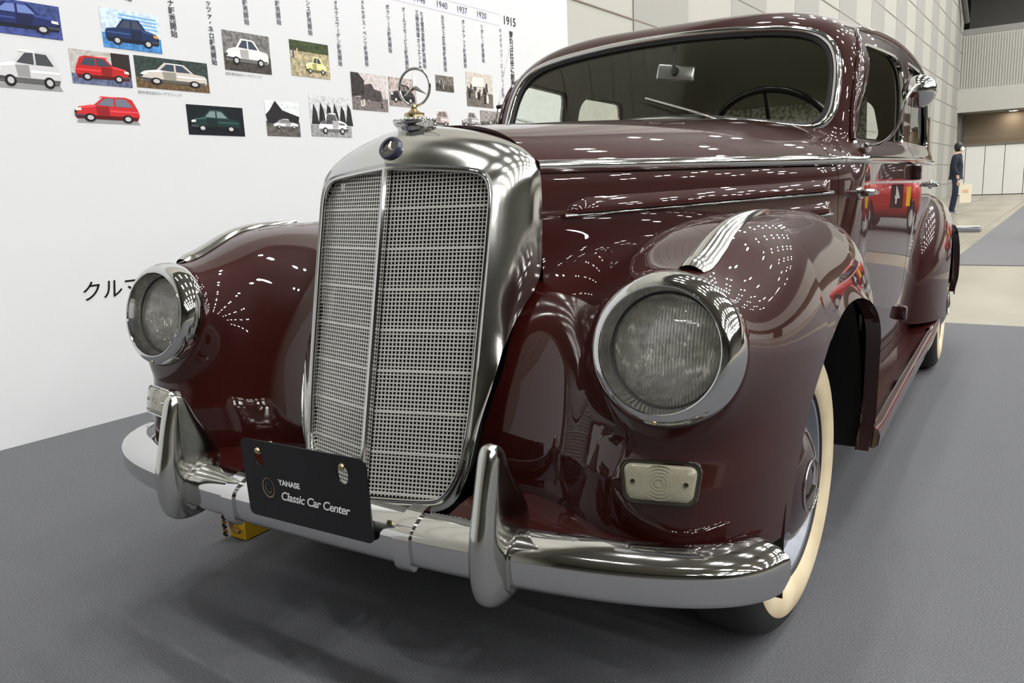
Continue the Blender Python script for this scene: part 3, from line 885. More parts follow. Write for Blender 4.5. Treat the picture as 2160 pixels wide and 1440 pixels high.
# wheel wells
def well(y, z, r, x0, x1):
    n = 28; G = np.zeros((n, 3, 3))
    for i, a in enumerate(np.linspace(-.10, PI+.12, n)):
        for j, x in enumerate((x1, x0, x0)):
            rr_ = r if j < 2 else .05
            G[i, j] = (x, y+rr_*math.cos(a), z+rr_*math.sin(a))
    return autosmooth(grid_mesh('wheel_well', G), 40)
both('wheel_well', well(AX[0], .345, ARCH_F+.022, .43, .755), 'black')
both('wheel_well', well(RX[0], .345, ARCH_R+.022, .48, .80), 'black')
# rolled arch edges
def arch_edge(F, c, r, a0, a1, n=44):
    a = np.linspace(a0, a1, n); Y = c[0]+r*np.cos(a); Z = c[1]+r*np.sin(a)
    P = on_x(F, Y, Z, 1.0, .5); return P+normals_of(F, P)*.001
def flare(F, c, R, a0, a1, depth=.040, out=.013, n=60):
    a = np.linspace(a0, a1, n)[:, None]; s_ = np.linspace(0, 1, 9)[None, :]
    r = R+depth*(1-s_)-.002
    Y = (c[0]+r*np.cos(a)); Z = (c[1]+r*np.sin(a))
    P = on_x(F, Y, Z, 1.0, .4).reshape(n, 9, 3); N = normals_of(F, P.reshape(-1, 3)).reshape(n, 9, 3)
    tp = np.clip(np.minimum((math.radians(118)-a)/math.radians(60), (a-a0)/math.radians(14)), 0, 1)
    P[..., 0] += out*s_**2.0*tp*tp*(3-2*tp); P += N*(.0012*s_*tp-.0012*(1-s_))[..., None]
    back = P[:, -1:, :].copy(); back[..., 0] -= .012; b2 = back.copy(); b2[..., 0] -= .02
    G = np.concatenate([P, back, b2], 1)
    me = grid_mesh('arch_flare', G, flip=True); return autosmooth(me, 50)
both('arch_flare', flare(F_fender, AX, ARCH_F, math.radians(-6), math.radians(118)), 'paint')
both('arch_flare', flare(F_rear, RX, ARCH_R, math.radians(0), math.radians(180), .036, .012), 'paint')

# ------------------------------------------------------------------ glazing and cabin
def ws_pt(x, z, off=0.0):
    y = WS_Y0+WS_K*(z-1.12)+WS_C*x*x
    n = np.array([2*WS_C*x, -1, WS_K]); n = n/np.linalg.norm(n)     # outward
    return np.array([x, y, z])+n*off
wsp = np.array([ws_pt(x, z, .007) for x, z in ws_out])
nws = np.array([0, -1, .5])
link('windscreen_frame', sweep('windscreen_frame', wsp, [(-.011, -.012), (-.012, .003), (-.008, .008), (0, .010), (.008, .006), (.013, -.001), (.014, -.012)], closed=True, up=nws, smooth_deg=60), 'chrome', car)
rub = np.array([ws_pt(x*.972, 1.30+(z-1.30)*.925, .004) for x, z in ws_out])
link('windscreen_rubber', sweep('windscreen_rubber', rub, [(-.008, -.012), (-.008, .002), (0, .005), (.006, .002), (.006, -.012)], closed=True, up=nws), 'rubber', car)
def glass_ws():
    k = len(ws_out); V = []; rings_ = (1.0, .8, .6, .4, .2)
    for s_ in rings_:
        for x, z in ws_out: V.append(ws_pt(x*s_*.985, 1.30+(z-1.30)*s_*.97, -.004))
    V.append(ws_pt(0, 1.30, -.004)); F = []
    for i in range(len(rings_)-1):
        for j in range(k): F.append((i*k+j, i*k+(j+1) % k, (i+1)*k+(j+1) % k, (i+1)*k+j))
    b = (len(rings_)-1)*k
    for j in range(k): F.append((b+j, b+(j+1) % k, len(V)-1))
    return mesh_from('windscreen', V, F)
link('windscreen', glass_ws(), 'window_glass', car)
# side windows: chrome reveal, pane (the front pane is wound down a little on the near side)
def win_side(poly, name, half):
    d = nat_spline(poly, 80, closed=True)
    P = on_x(F_body, d[:, 0], d[:, 1], 1.0, .2); N = normals_of(F_body, P)
    fr = both(name+'_frame', sweep(name+'_frame', P-N*.006, [(-.007, -.006), (-.007, .004), (0, .007), (.006, .003), (.006, -.006)], closed=True, up=np.mean(N, 0), smooth_deg=50), 'chrome')
    return fr
win_side(WIN_F, 'front_window', 0); win_side(WIN_B, 'rear_window', 0)
def pane(poly, x_in):
    d = nat_spline(poly, 60, closed=True); P = on_x(F_body, d[:, 0], d[:, 1], 1.0, .2)
    P[:, 0] -= x_in; c = P.mean(0); V = np.concatenate([P, c[None]]); n = len(P)
    c2 = on_x(F_body, [c[1]], [c[2]], 1.0, .2)[0]; V[-1] = (c2[0]-x_in, c[1], c[2])
    return mesh_from('window_pane', V, [(i, (i+1) % n, n) for i in range(n)])
link('window_pane', mirror_mesh(pane(WIN_F, .018)), 'window_glass', car)
both('window_pane', pane(WIN_B, .018), 'window_glass')
def rail():
    yz = nat_spline([(.935, 1.09), (1.00, 1.25), (1.085, 1.375), (1.20, 1.440), (1.42, 1.468), (1.75, 1.478), (2.1, 1.470), (2.4, 1.435), (2.62, 1.37), (2.78, 1.27)], 70)
    P = on_x(F_body, yz[:, 0], yz[:, 1], 1.0, .1); N = normals_of(F_body, P)
    return tube('drip_rail', P+N*.004, .0075, 8, up=(1, 0, 0))
both('drip_rail', rail(), 'paint')
rwd = nat_spline(RW, 60, closed=True)
rwp = on_y(F_body, rwd[:, 0], rwd[:, 1], 4.2, 2.0)
rg = np.concatenate([rwp, [[0, on_y(F_body, [0.0], [1.28], 4.2, 2.0)[0, 1], 1.28]]]); rg[:, 1] -= .01
link('rear_glass', mesh_from('rear_glass', rg, [(i, (i+1) % 60, 60) for i in range(60)]), 'window_glass', car)
link('rear_glass_frame', tube('rear_glass_frame', rwp, .009, 8, closed=True, up=(0, 1, 0)), 'chrome', car)
# interior lining: inner skin of the cabin
def F_lining(P): return F_body(P)+.030
V, T = surface_net(F_lining, (-.05, .96, .42), (.74, 3.6, 1.60), .03)
V = project(F_lining, V); V, T = clip(V, T, lambda P: -P[:, 0])
for g in (lambda P: -(np.where(P[:, 1] < 1.35, np.minimum(-.001, 0)-0*P[:, 0]+ -(poly_sd(P[:, 0], P[:, 2], ws_out)), -1.0))*-1,
          lambda P: -(poly_sd(P[:, 1], P[:, 2], WIN_F)), lambda P: -(poly_sd(P[:, 1], P[:, 2], WIN_B)), lambda P: .62-P[:, 2],
          lambda P: np.where(P[:, 1] > 2.7, -(poly_sd(P[:, 0], P[:, 2], RW)), -1.0)):
    V, T = clip(V, T, g)
V, T = whole(V, T)
link('cabin_lining', tri_mesh('cabin_lining', V, T[:, ::-1]), 'headliner', car)
# dashboard, seats, wheel
def sweep_box(name, prof, x0, x1, m, par=None):
    V = [(x0, y, z) for y, z in prof]+[(x1, y, z) for y, z in prof]; n = len(prof)
    F = [(i, (i+1) % n, n+(i+1) % n, n+i) for i in range(n)]+[tuple(range(n-1, -1, -1)), tuple(range(n, 2*n))]
    return link(name, autosmooth(mesh_from(name, V, F), 40), m, par or car)
sweep_box('dashboard', [(.93, 1.10), (1.02, 1.125), (1.10, 1.115), (1.14, 1.08), (1.13, .95), (1.05, .85), (.90, .85)], -.60, .60, 'dash')
sweep_box('floor_pan', [(.80, .36), (3.2, .36), (3.2, .40), (.80, .40)], -.60, .60, 'black')
def seat(yb, w, name, zt):
    pr = nat_spline([(yb-.52, .50), (yb-.50, .66), (yb-.30, .72), (yb-.08, .70), (yb+.02, .85), (yb+.08, zt-.04), (yb+.12, zt), (yb+.18, zt-.03), (yb+.17, .8), (yb+.10, .5)], 40)
    n = len(pr); sec = [(-w, .88), (-w+.03, .97), (-w+.07, 1), (w-.07, 1), (w-.03, .97), (w, .88)]; c = np.array([yb-.1, .75])
    G = np.zeros((len(sec), n, 3))
    for i, (x, k) in enumerate(sec):
        q = c+(pr-c)*k; G[i, :, 0] = x; G[i, :, 1:] = q
    me = grid_mesh(name, G, closed_v=True)
    return link(name, me, 'seat', car)
seat(1.72, .60, 'front_seat', 1.12); seat(2.62, .58, 'rear_seat', 1.14)
swc = np.array([.335, 1.235, 1.115]); swa = np.array([0, .80, .60]); swa /= np.linalg.norm(swa)
su = np.cross((1, 0, 0), swa); su /= np.linalg.norm(su); su = su if su[2] > 0 else -su
rimp = [swc+np.array([1, 0, 0])*.205*math.cos(a)+su*.205*math.sin(a) for a in np.linspace(0, 2*PI, 49)[:-1]]
swh = link('steering_wheel', tube('steering_wheel', rimp, .0115, 10, closed=True, up=swa), 'bakelite', car)
for a in (90, 210, 330):
    a = math.radians(a); link('steering_spoke', tube('steering_spoke', np.array([swc-swa*.02, swc-swa*.01+(np.array([1, 0, 0])*math.cos(a)+su*math.sin(a))*.1, swc+(np.array([1, 0, 0])*math.cos(a)+su*math.sin(a))*.205]), .008, 8), 'bakelite', swh)
link('steering_hub', lathe('steering_hub', [(0, .01), (.03, .008), (.038, -.01), (.03, -.04), (.02, -.05)], 24, swa, swc), 'bakelite', swh)
link('steering_column', tube('steering_column', np.array([swc-swa*.02, swc-swa*.45]), .022, 10), 'bakelite', car)
# rear-view mirror
mc = np.array([.038, 1.085, 1.362])
rv = link('inside_mirror', box_mesh('inside_mirror', tuple(mc), (.130, .018, .056), rot=(math.radians(-12), math.radians(8), math.radians(14)), bevel=.008, seg=3), 'mirror_back', car)
link('mirror_stem', tube('mirror_stem', np.array([mc+np.array([0, -.012, .0]), mc+np.array([0, -.02, .02]), mc+np.array([.0, -.005, .085])]), .006, 8), 'bakelite', rv)
link('mirror_clamp', lathe('mirror_clamp', [(0, .012), (.010, .010), (.016, 0), (.014, -.006)], 16, (0, -1, .1), mc+np.array([0, -.012, .004])), 'bakelite', rv)
# sun visor / roof console
link('interior_lamp', box_mesh('interior_lamp', (.27, 1.32, 1.492), (.12, .07, .02), rot=(.25, 0, 0), bevel=.008), 'bakelite', car)
# lace curtain across the back window: real folds, a net of threads
def curtain():
    xs = np.linspace(-.42, .42, 120); G = np.zeros((120, 2, 3))
    for i, x in enumerate(xs):
        y = 2.86-.25*x*x+.012*math.sin(x*75)
        G[i, 0] = (x, y, 1.115); G[i, 1] = (x, y-.03, 1.37)
    return grid_mesh('rear_curtain', G)
mat('lace', (.62, .60, .50), rough=.95); noise_color(MATS['lace'], (.40, .38, .30), (.85, .83, .72), 60, 2, .42, .55)
def translucent(m, f):
    nt = m.node_tree; b = nt.nodes['Principled BSDF']; out = [n for n in nt.nodes if n.type == 'OUTPUT_MATERIAL'][0]
    tl = nt.nodes.new('ShaderNodeBsdfTranslucent'); mx = nt.nodes.new('ShaderNodeMixShader'); mx.inputs[0].default_value = f
    nt.links.new(b.inputs['Base Color'].links[0].from_socket, tl.inputs['Color'])
    nt.links.new(b.outputs[0], mx.inputs[1]); nt.links.new(tl.outputs[0], mx.inputs[2]); nt.links.new(mx.outputs[0], out.inputs[0])
translucent(MATS['lace'], .7)
link('rear_curtain', curtain(), 'lace', car)
# wipers
def wiper(px, tipx, tipz, base_x, base_z):
    b = ws_pt(base_x, base_z, .02); t = ws_pt(tipx, tipz, .020); mid = b*.62+t*.38+np.array([0, -.010, .006])
    root = link('wiper_arm', tube('wiper_arm', nat_spline([b, b*.85+t*.15+np.array([0, -.012, .004]), mid], 12), .0038, 8, scale=np.linspace(1.3, .8, 12)), 'old_chrome', car)
    link('wiper_blade', sweep('wiper_blade', np.array([mid+(b-t)*.10, mid, t]), [(-.003, -.004), (.003, -.004), (.003, .004), (-.003, .004)], up=nws), 'old_chrome', root)
    link('wiper_rubber', sweep('wiper_rubber', np.array([mid+(b-t)*.10, mid, t])+np.array([0, .006, -.003]), [(-.0015, -.005), (.0015, -.005), (.0015, .005), (-.0015, .005)], up=nws), 'rubber', root)
    link('wiper_pivot', lathe('wiper_pivot', [(0, .014), (.009, .012), (.011, .002), (.016, -.004), (.018, -.02)], 20, nws, b-nws/1.118*.012), 'old_chrome', root)
wiper(0, -.015, 1.262, .285, 1.150)
wiper(0, -.53, 1.240, -.285, 1.160)
# door handles, hinges, outside mirror, aerial
def handle(y, z, d):
    p = on_x(F_body, [y], [z])[0]; n = nrm(F_body, p)
    r = link('door_handle', tube('door_handle', nat_spline([p+n*.004, p+n*.030, p+n*.036+np.array([0, .02*d, 0]), p+n*.038+np.array([0, .07*d, -.002]), p+n*.034+np.array([0, .125*d, -.004])], 24), .0095, 12, scale=np.interp(np.linspace(0, 1, 24), [0, .3, .8, 1], [1.3, 1, .85, .5])), 'chrome', car)
    link('handle_escutcheon', lathe('handle_escutcheon', [(0, .010), (.016, .008), (.020, .002), (.020, -.006)], 20, n, p), 'chrome', r)
    link('key_lock', lathe('key_lock', [(0, .046), (.005, .046), (.0062, .040), (.0062, .03)], 12, n, p+np.array([0, .055*d, 0])), 'bakelite', r)
    f = np.array([-1, 1, 1])
    return r
hA = handle(.862, .936, 1); hB = handle(2.40, .936, -1)
for z in (.99, .46):
    p = on_x(F_body, [1.703], [z])[0]
    link('door_hinge', box_mesh('door_hinge', (p[0]+.012, p[1], z), (.036, .05, .055), bevel=.008), 'hub_paint', car)
p0 = on_x(F_body, [.955], [1.062])[0]; n0 = nrm(F_body, p0)
mb = p0+n0*.008; mhead = np.array([.800, 1.04, 1.222])
om = link('outside_mirror_foot', box_mesh('outside_mirror_foot', tuple(mb), (.026, .055, .03), rot=(0, .15, 0), bevel=.009), 'chrome', car)
link('mirror_arm', tube('mirror_arm', nat_spline([mb+n0*.01, mb+np.array([.045, -.01, .012]), mb+np.array([.085, -.025, .055]), mb+np.array([.105, -.04, .125]), mhead+np.array([.004, -.062, .014]), mhead+np.array([.008, -.046, .006])], 30), .0048, 10), 'old_chrome', om)
link('mirror_shell', lathe('mirror_shell', [(0, .052), (.016, .0495), (.030, .041), (.040, .028), (.0458, .010), (.0468, -.004), (.044, -.008), (.040, -.008)], 40, (.25, -1, .12), mhead), 'chrome', om)
link('mirror_face', lathe('mirror_face', [(0, -.0075), (.041, -.0075)], 40, (.25, -1, .12), mhead), 'mirror_back', om)
aer = link('aerial', tube('aerial', np.array([(-.728, 1.115, 1.02), (-.735, 1.13, 1.27), (-.755, 1.24, 1.46), (-.775, 1.36, 1.635)]), .0028, 8, scale=[1.5, 1.1, .8, .55]), 'old_chrome', car)
link('aerial_bracket', tube('aerial_bracket', np.array([(-.66, 1.16, 1.325), (-.742, 1.155, 1.322)]), .008, 8), 'bakelite', aer)
# running boards
def board():
    n = 50; ys = np.linspace(.62, 2.52, n); prof = [(-.13, -.01), (-.13, .018), (-.02, .022), (.0, .020), (.012, .012), (.016, -.004), (.012, -.03), (.0, -.04)]
    P = np.stack([np.interp(ys, [.42, 1.0, 2.0, 2.52], [.765, .772, .790, .800]), ys, np.interp(ys, [.42, .7, 2.2, 2.4, 2.52], [.30, .285, .285, .305, .33])], 1)
    return sweep('running_board', P, [(s, u) for s, u in prof], up=(0, 0, 1), smooth_deg=60)
rb = both('running_board', board(), 'paint')
def rubber_strip(dx):
    ys = np.linspace(.66, 2.36, 30); x = np.interp(ys, [.42, 1.0, 2.0, 2.52], [.765, .772, .790, .800])-dx
    return sweep('tread_strip', np.stack([x, ys, np.full(30, .309)], 1), [(-.006, -.003), (-.006, .002), (.006, .002), (.006, -.003)], up=(0, 0, 1))
both('tread_strip', rubber_strip(.012), 'chrome')
# ------------------------------------------------------------------ dealer plate on the bumper
def curve_mesh(name, loops, extrude, frame):
    cu = bpy.data.curves.new(name, 'CURVE'); cu.dimensions = '2D'; cu.fill_mode = 'BOTH'; cu.extrude = extrude
    for lp in loops:
        sp = cu.splines.new('POLY'); sp.points.add(len(lp)-1); sp.use_cyclic_u = True
        for q, (a, b) in zip(sp.points, lp): q.co = (a, b, 0, 1)
    o = bpy.data.objects.new(name, cu); COL.objects.link(o)
    dg = bpy.context.evaluated_depsgraph_get(); me = bpy.data.meshes.new_from_object(o.evaluated_get(dg))
    bpy.data.objects.remove(o); me.name = name
    me.transform(frame); return me
def text_mesh(name, body, size, frame, shear=0.0, offset=0.0, align='LEFT', space=1.0, extrude=0.0):
    cu = bpy.data.curves.new(name, 'FONT'); cu.body = body; cu.size = size; cu.shear = shear; cu.offset = offset; cu.align_x = align; cu.align_y = 'CENTER'; cu.space_character = space; cu.extrude = extrude; cu.resolution_u = 3
    o = bpy.data.objects.new(name, cu); COL.objects.link(o)
    dg = bpy.context.evaluated_depsgraph_get(); me = bpy.data.meshes.new_from_object(o.evaluated_get(dg))
    bpy.data.objects.remove(o); me.name = name; me.materials.clear(); me.transform(frame); return me
def mat4(o, a, b, n):
    return Matrix(((a[0], b[0], n[0], o[0]), (a[1], b[1], n[1], o[1]), (a[2], b[2], n[2], o[2]), (0, 0, 0, 1)))
PO = np.array([.011, -.730, .486]); pa = np.array([1, 0, 0.]); pb = np.array([0, -.045, .999]); pb /= np.linalg.norm(pb); pn = np.cross(pa, pb)
PW, PH = .152, .0755
oval = lambda cx, cy, rx, ry: [(cx+rx*math.cos(t), cy+ry*math.sin(t)) for t in np.linspace(0, 2*PI, 21)[:-1]]
pl_loops = [rrect(PW, PH, .012), oval(-.108, .042, .0105, .016), oval(.098, .042, .0125, .018)]
plate = link('dealer_plate', curve_mesh('dealer_plate', pl_loops, .0015, mat4(PO, pa, pb, pn)), 'plate_black', car)
fr = lambda dx, dy, dn=.0022: mat4(PO+pa*dx+pb*dy+pn*dn, pa, pb, pn)
link('plate_lettering', text_mesh('plate_lettering', 'YANASE', .0145, fr(-.063, .0015), offset=.0006, space=1.0), 'print_white', plate)
link('plate_script', text_mesh('plate_script', 'Classic Car Center', .0232, fr(-.063, -.0245), shear=.30, offset=.0004, space=.93), 'print_white', plate)
for r, t_, mm in ((.0195, .0020, 'gold'), (.0105, .0010, 'hub_grey')):
    link('plate_emblem', curve_mesh('plate_emblem', [oval(0, 0, r*.82, r), oval(.0006, .001, (r-t_)*.80, r-t_)], 0, fr(-.092, -.014)), mm, plate)
for cx in (-.108, .098):
    link('plate_bolt', lathe('plate_bolt', [(0, .006), (.005, .005), (.007, .001), (.007, -.03)], 14, pn, PO+pa*cx+pb*.056), 'brass', plate)
link('plate_bracket', box_mesh('plate_bracket', (.004, -.721, .462), (.24, .012, .03), bevel=.003), 'black', plate)
# ------------------------------------------------------------------ the hall (its axes are turned a few degrees to the car)
EV = np.array([.06, 1.0, 0]); EV /= np.linalg.norm(EV); EU = np.array([EV[1], -EV[0], 0]); EZ = np.array([0, 0, 1.0])
def H(u, v, z=0.0): return EU*u+EV*v+EZ*z
HROT = math.atan2(-EV[0], EV[1])
def hbox(name, u0, u1, v0, v1, z0, z1, m, parent=None, bevel=0.0):
    me = box_mesh(name, (0, 0, 0), (u1-u0, v1-v0, z1-z0), bevel=bevel)
    c = H(.5*(u0+u1), .5*(v0+v1), .5*(z0+z1))
    me.transform(Matrix.Translation(Vector(c)) @ Matrix.Rotation(HROT, 4, 'Z'))
    return link(name, me, m, parent)
mat('concrete', (.46, .42, .31), rough=.28, spec=.5); noise_color(MATS['concrete'], (.215, .198, .15), (.30, .277, .215), 1.6, 6, vec_scale=(1, .35, 1)); bump(MATS['concrete'], 30, .03)
mat('carpet', (.10, .10, .105), rough=.95, spec=.2); noise_color(MATS['carpet'], (.084, .086, .093), (.140, .142, .153), 260, 3); bump(MATS['carpet'], 420, .5, 2, dist=.004)
mat('aisle_carpet', (.20, .20, .21), rough=.95, spec=.2); noise_color(MATS['aisle_carpet'], (.115, .115, .119), (.15, .15, .155), 160, 3)
mat('wall_beige', (.42, .415, .375), rough=.8); mat('wall_band', (.33, .326, .30), rough=.8)
mat('wall_mid', (.21, .208, .19), rough=.85); mat('wall_dark', (.15, .148, .135), rough=.9); mat('joint', (.20, .17, .13), rough=.9)
mat('ceiling', (.23, .228, .212), rough=.9); mat('steel', (.16, .155, .145), rough=.6, metal=.3)
mat('door_white', (.66, .655, .62), rough=.5); mat('board_white', (.68, .69, .70), rough=.35, spec=.3)
mat('recess', (.30, .24, .17), rough=.9)
mat('lamp_glow', (1, 1, 1), rough=.5, emit=(1.0, .99, .975), emit_s=LAMP_POWER)
mat('lamp_body', (.5, .5, .5), rough=.5)
UL, UR, VB, VE, ZC = -3.07, 44.0, -34.0, 38.0, 13.0
fl = structure(hbox('floor', UL-.5, UR+.5, VB-.5, VE+8, -.25, -.012, 'concrete'))
# carpets, laid on the floor
tag(hbox('stage_carpet', -3.0, 9.0, -8.0, 4.33, -.012, 0.0, 'carpet'), 'dark grey carpet spread under the maroon saloon', 'carpet')
tag(hbox('aisle_carpet', .06, 9.0, 8.25, 34.0, -.012, -.004, 'aisle_carpet'), 'grey carpet strip lying beyond the bare tan floor', 'carpet')
tag(hbox('side_carpet', .98, 9.0, 4.36, 7.0, -.012, -.005, 'aisle_carpet'), 'grey carpet corner behind the stage carpet at the right edge', 'carpet')
for v in (22.5, 26.2, 30.5, 34.5):
    hbox('floor_joint', UL, .05 if v > 8 else UR, v-.05, v+.05, -.0125, -.0105, 'joint', fl)
for u in (-1.55, -.1):
    hbox('floor_joint', u-.02, u+.02, 10, VE, -.0125, -.0108, 'joint', fl)
hbox('floor_joint', UL, .5, 12.6, 12.7, -.0125, -.0105, 'joint', fl)
# left wall with alternating bands
wl = structure(hbox('wall_left', UL-.3, UL, VB, VE+.0, -.25, ZC, 'wall_beige'))
v = 6.961; k = 0
while v < VE-.2:
    wd = 1.583
    if k % 2 == 0: hbox('wall_panel', UL, UL+.006, v, min(v+wd, VE), 0, ZC, 'wall_band', wl)
    v += wd; k += 1
for z in np.arange(.55, ZC, .76):
    hbox('wall_joint', UL+.004, UL+.0085, -6, VE, z-.007, z+.007, 'joint', wl)
for v in (6.961,):
    hbox('wall_joint', UL+.004, UL+.0085, v-.008, v+.008, 0, ZC, 'joint', wl)
# end wall: sliding doors, lit recess, beam, ribbed cladding, dark upper part
we = structure(hbox('wall_back', UL-.3, UR, VE+5.0, VE+5.3, -.25, ZC, 'wall_dark'))
u = -3.44; dw = .72
for i in range(40):
    hbox('door_leaf', u+i*dw+.012, u+(i+1)*dw-.012, VE, VE+.08, .02, 2.06, 'door_white', we)
hbox('recess_back', UL, 24, VE+1.2, VE+1.3, 2.06, 3.5, 'recess', we)
hbox('recess_side', UL-.02, UL+.12, VE-.05, VE+1.2, 0, 3.5, 'wall_dark', we)
hbox('door_head', UL, 24, VE-.02, VE+.2, 2.04, 2.10, 'steel', we)
hbox('beam', UL, UR, VE-.6, VE+1.4, 3.44, 4.38, 'wall_beige', we)
rb_ = hbox('cladding', UL, UR, VE-.2, VE, 4.38, 6.55, 'wall_beige', we)
for i in range(60):
    hbox('cladding_rib', UL+.05+i*.098, UL+.05+i*.098+.045, VE-.26, VE-.2, 4.40, 6.54, 'wall_beige', we)
hbox('upper_soffit', UL, UR, VE-.2, VE+5, 6.56, 6.8, 'ceiling', we)
structure(hbox('wall_right', UR, UR+.3, VB, VE+5, -.25, ZC, 'wall_mid'))
structure(hbox('wall_front', UL-.3, UR+.3, VB-.3, VB, -.25, ZC, 'wall_dark'))
ce = structure(hbox('ceiling', UL-.3, UR+.3, VB-.3, VE+5.3, ZC, ZC+.2, 'ceiling'))
for v in range(-30, 40, 9):
    hbox('roof_truss', UL, UR, v-.15, v+.15, ZC-1.1, ZC-.9, 'steel', ce); hbox('roof_truss', UL, UR, v-.15, v+.15, ZC-.25, ZC-.02, 'steel', ce)
# diagonal brace in the corner above the cladding
br = link('corner_brace', tube('corner_brace', np.array([H(UL+.1, VE-3.2, 8.6), H(UL+.22, VE-1.2, 6.95)]), .11, 8), 'steel', we)
# lamps
lamp_me = lathe('lamp_glass', [(0, 0), (.17, 0)], 12, (0, 0, -1), (0, 0, 0)); lamp_me.materials.append(MATS['lamp_glow'])
hous_me = lathe('lamp_housing', [(.24, .03), (.24, -.08), (.12, -.36), (0, -.36)], 12, (0, 0, -1), (0, 0, 0)); hous_me.materials.append(MATS['lamp_body'])
for u in np.arange(-.6, 31, 4.4):
    for v in list(np.arange(-3.6, 37, 4.2))+([-8.0, -12.4, -16.8] if u > 12 else []):
        for d in (-.55, .55):
            p = H(u+d, v, 11.4)
            t = thing('high_bay_lamp', 'round high bay lamp hanging in rows under the hall ceiling', 'lamp', tuple(p), 0, 'ceiling lamps of the hall')
            o = bpy.data.objects.new('lamp_glass', lamp_me); COL.objects.link(o); o.parent = t
            o = bpy.data.objects.new('lamp_housing', hous_me); COL.objects.link(o); o.parent = t
mat('downlight_glow', (1, 1, 1), rough=.5, emit=(1.0, .90, .78), emit_s=45.0)
# soffit downlight in the recess
for uu in (-1.13, 1.5, 4.1):
    t = thing('downlight', 'small downlight set under the beam above the white doors', 'lamp', tuple(H(uu, VE+.75, 3.43)), 0, 'downlights over the doors')
    o = link('downlight_glass', lathe('downlight_glass', [(0, 0), (.16, 0)], 16, (0, 0, -1), (0, 0, 0)), 'downlight_glow', t)
    link('downlight_rim', lathe('downlight_rim', [(.16, .0), (.19, .01), (.20, -.01)], 16, (0, 0, -1), (0, 0, 0)), 'lamp_body', t)
# ------------------------------------------------------------------ printed timeline board along the wall
UP = -2.51
ROTV = Matrix(((EV[0], 0, EU[0], 0), (EV[1], 0, EU[1], 0), (0, 1, 0, 0), (0, 0, 0, 1)))     # local x -> along wall, y -> up, z -> off the wall
def on_board(v, z, off=.0015):
    return Matrix.Translation(Vector(H(UP+off, v, z))) @ ROTV
board = thing('timeline_board', 'tall white display board printed with a timeline of cars beside the maroon saloon', 'display board', tuple(H(UP, 0, 0)))
bmi = Matrix.Translation(-Vector(H(UP, 0, 0)))
def on_b(name, me, m, parent=None):
    me.transform(bmi); return link(name, me, m, parent or board)
for i, (v0, v1) in enumerate(((-5.4, -3.42), (-3.416, 4.56))):
    me = box_mesh('board_panel', (0, 0, 0), (.05, v1-v0, 3.5)); me.transform(Matrix.Translation(Vector(H(UP-.025, .5*(v0+v1), 1.75))) @ Matrix.Rotation(HROT, 4, 'Z'))
    on_b('board_panel', me, 'board_white')
PCOL = {}
def pm(c, rough=.45):
    key = tuple(c)
    if key not in PCOL:
        PCOL[key] = mat('print_%d' % len(PCOL), tuple(((x/255)**2.2) for x in c), rough=rough, spec=.3)
    return PCOL[key]
GRAIN = {}
def gm(c):
    key = tuple(c)
    if key not in GRAIN:
        l = lambda k: tuple(min(1, ((x*k/255)**2.2)) for x in c)
        GRAIN[key] = mat('photo_grain_%d' % len(GRAIN), (.5, .5, .5), rough=.45, spec=.3); k_ = .5 if sum(c) > 540 else 1.0; noise_color(GRAIN[key], l(1-.26*k_), l(1+.16*k_), 55, 6, .34, .66)
    return GRAIN[key]
def poly_on(name, pts, v0, z0, w, h, lay, col, parent):
    """flat printed shape; pts in unit square of the picture"""
    me = mesh_from(name, [(a*w, b*h, 0) for a, b in pts], [tuple(range(len(pts)))], False)
    me.transform(on_board(v0, z0, .0012+.0006*lay)); return on_b(name, me, gm(col) if name in ('printed_photo', 'printed_ground', 'printed_tree', 'printed_lorry') else pm(col), parent)
def ell(cx, cy, rx, ry, n=18): return [(cx+rx*math.cos(t), cy+ry*math.sin(t)) for t in np.linspace(0, 2*PI, n, endpoint=False)]
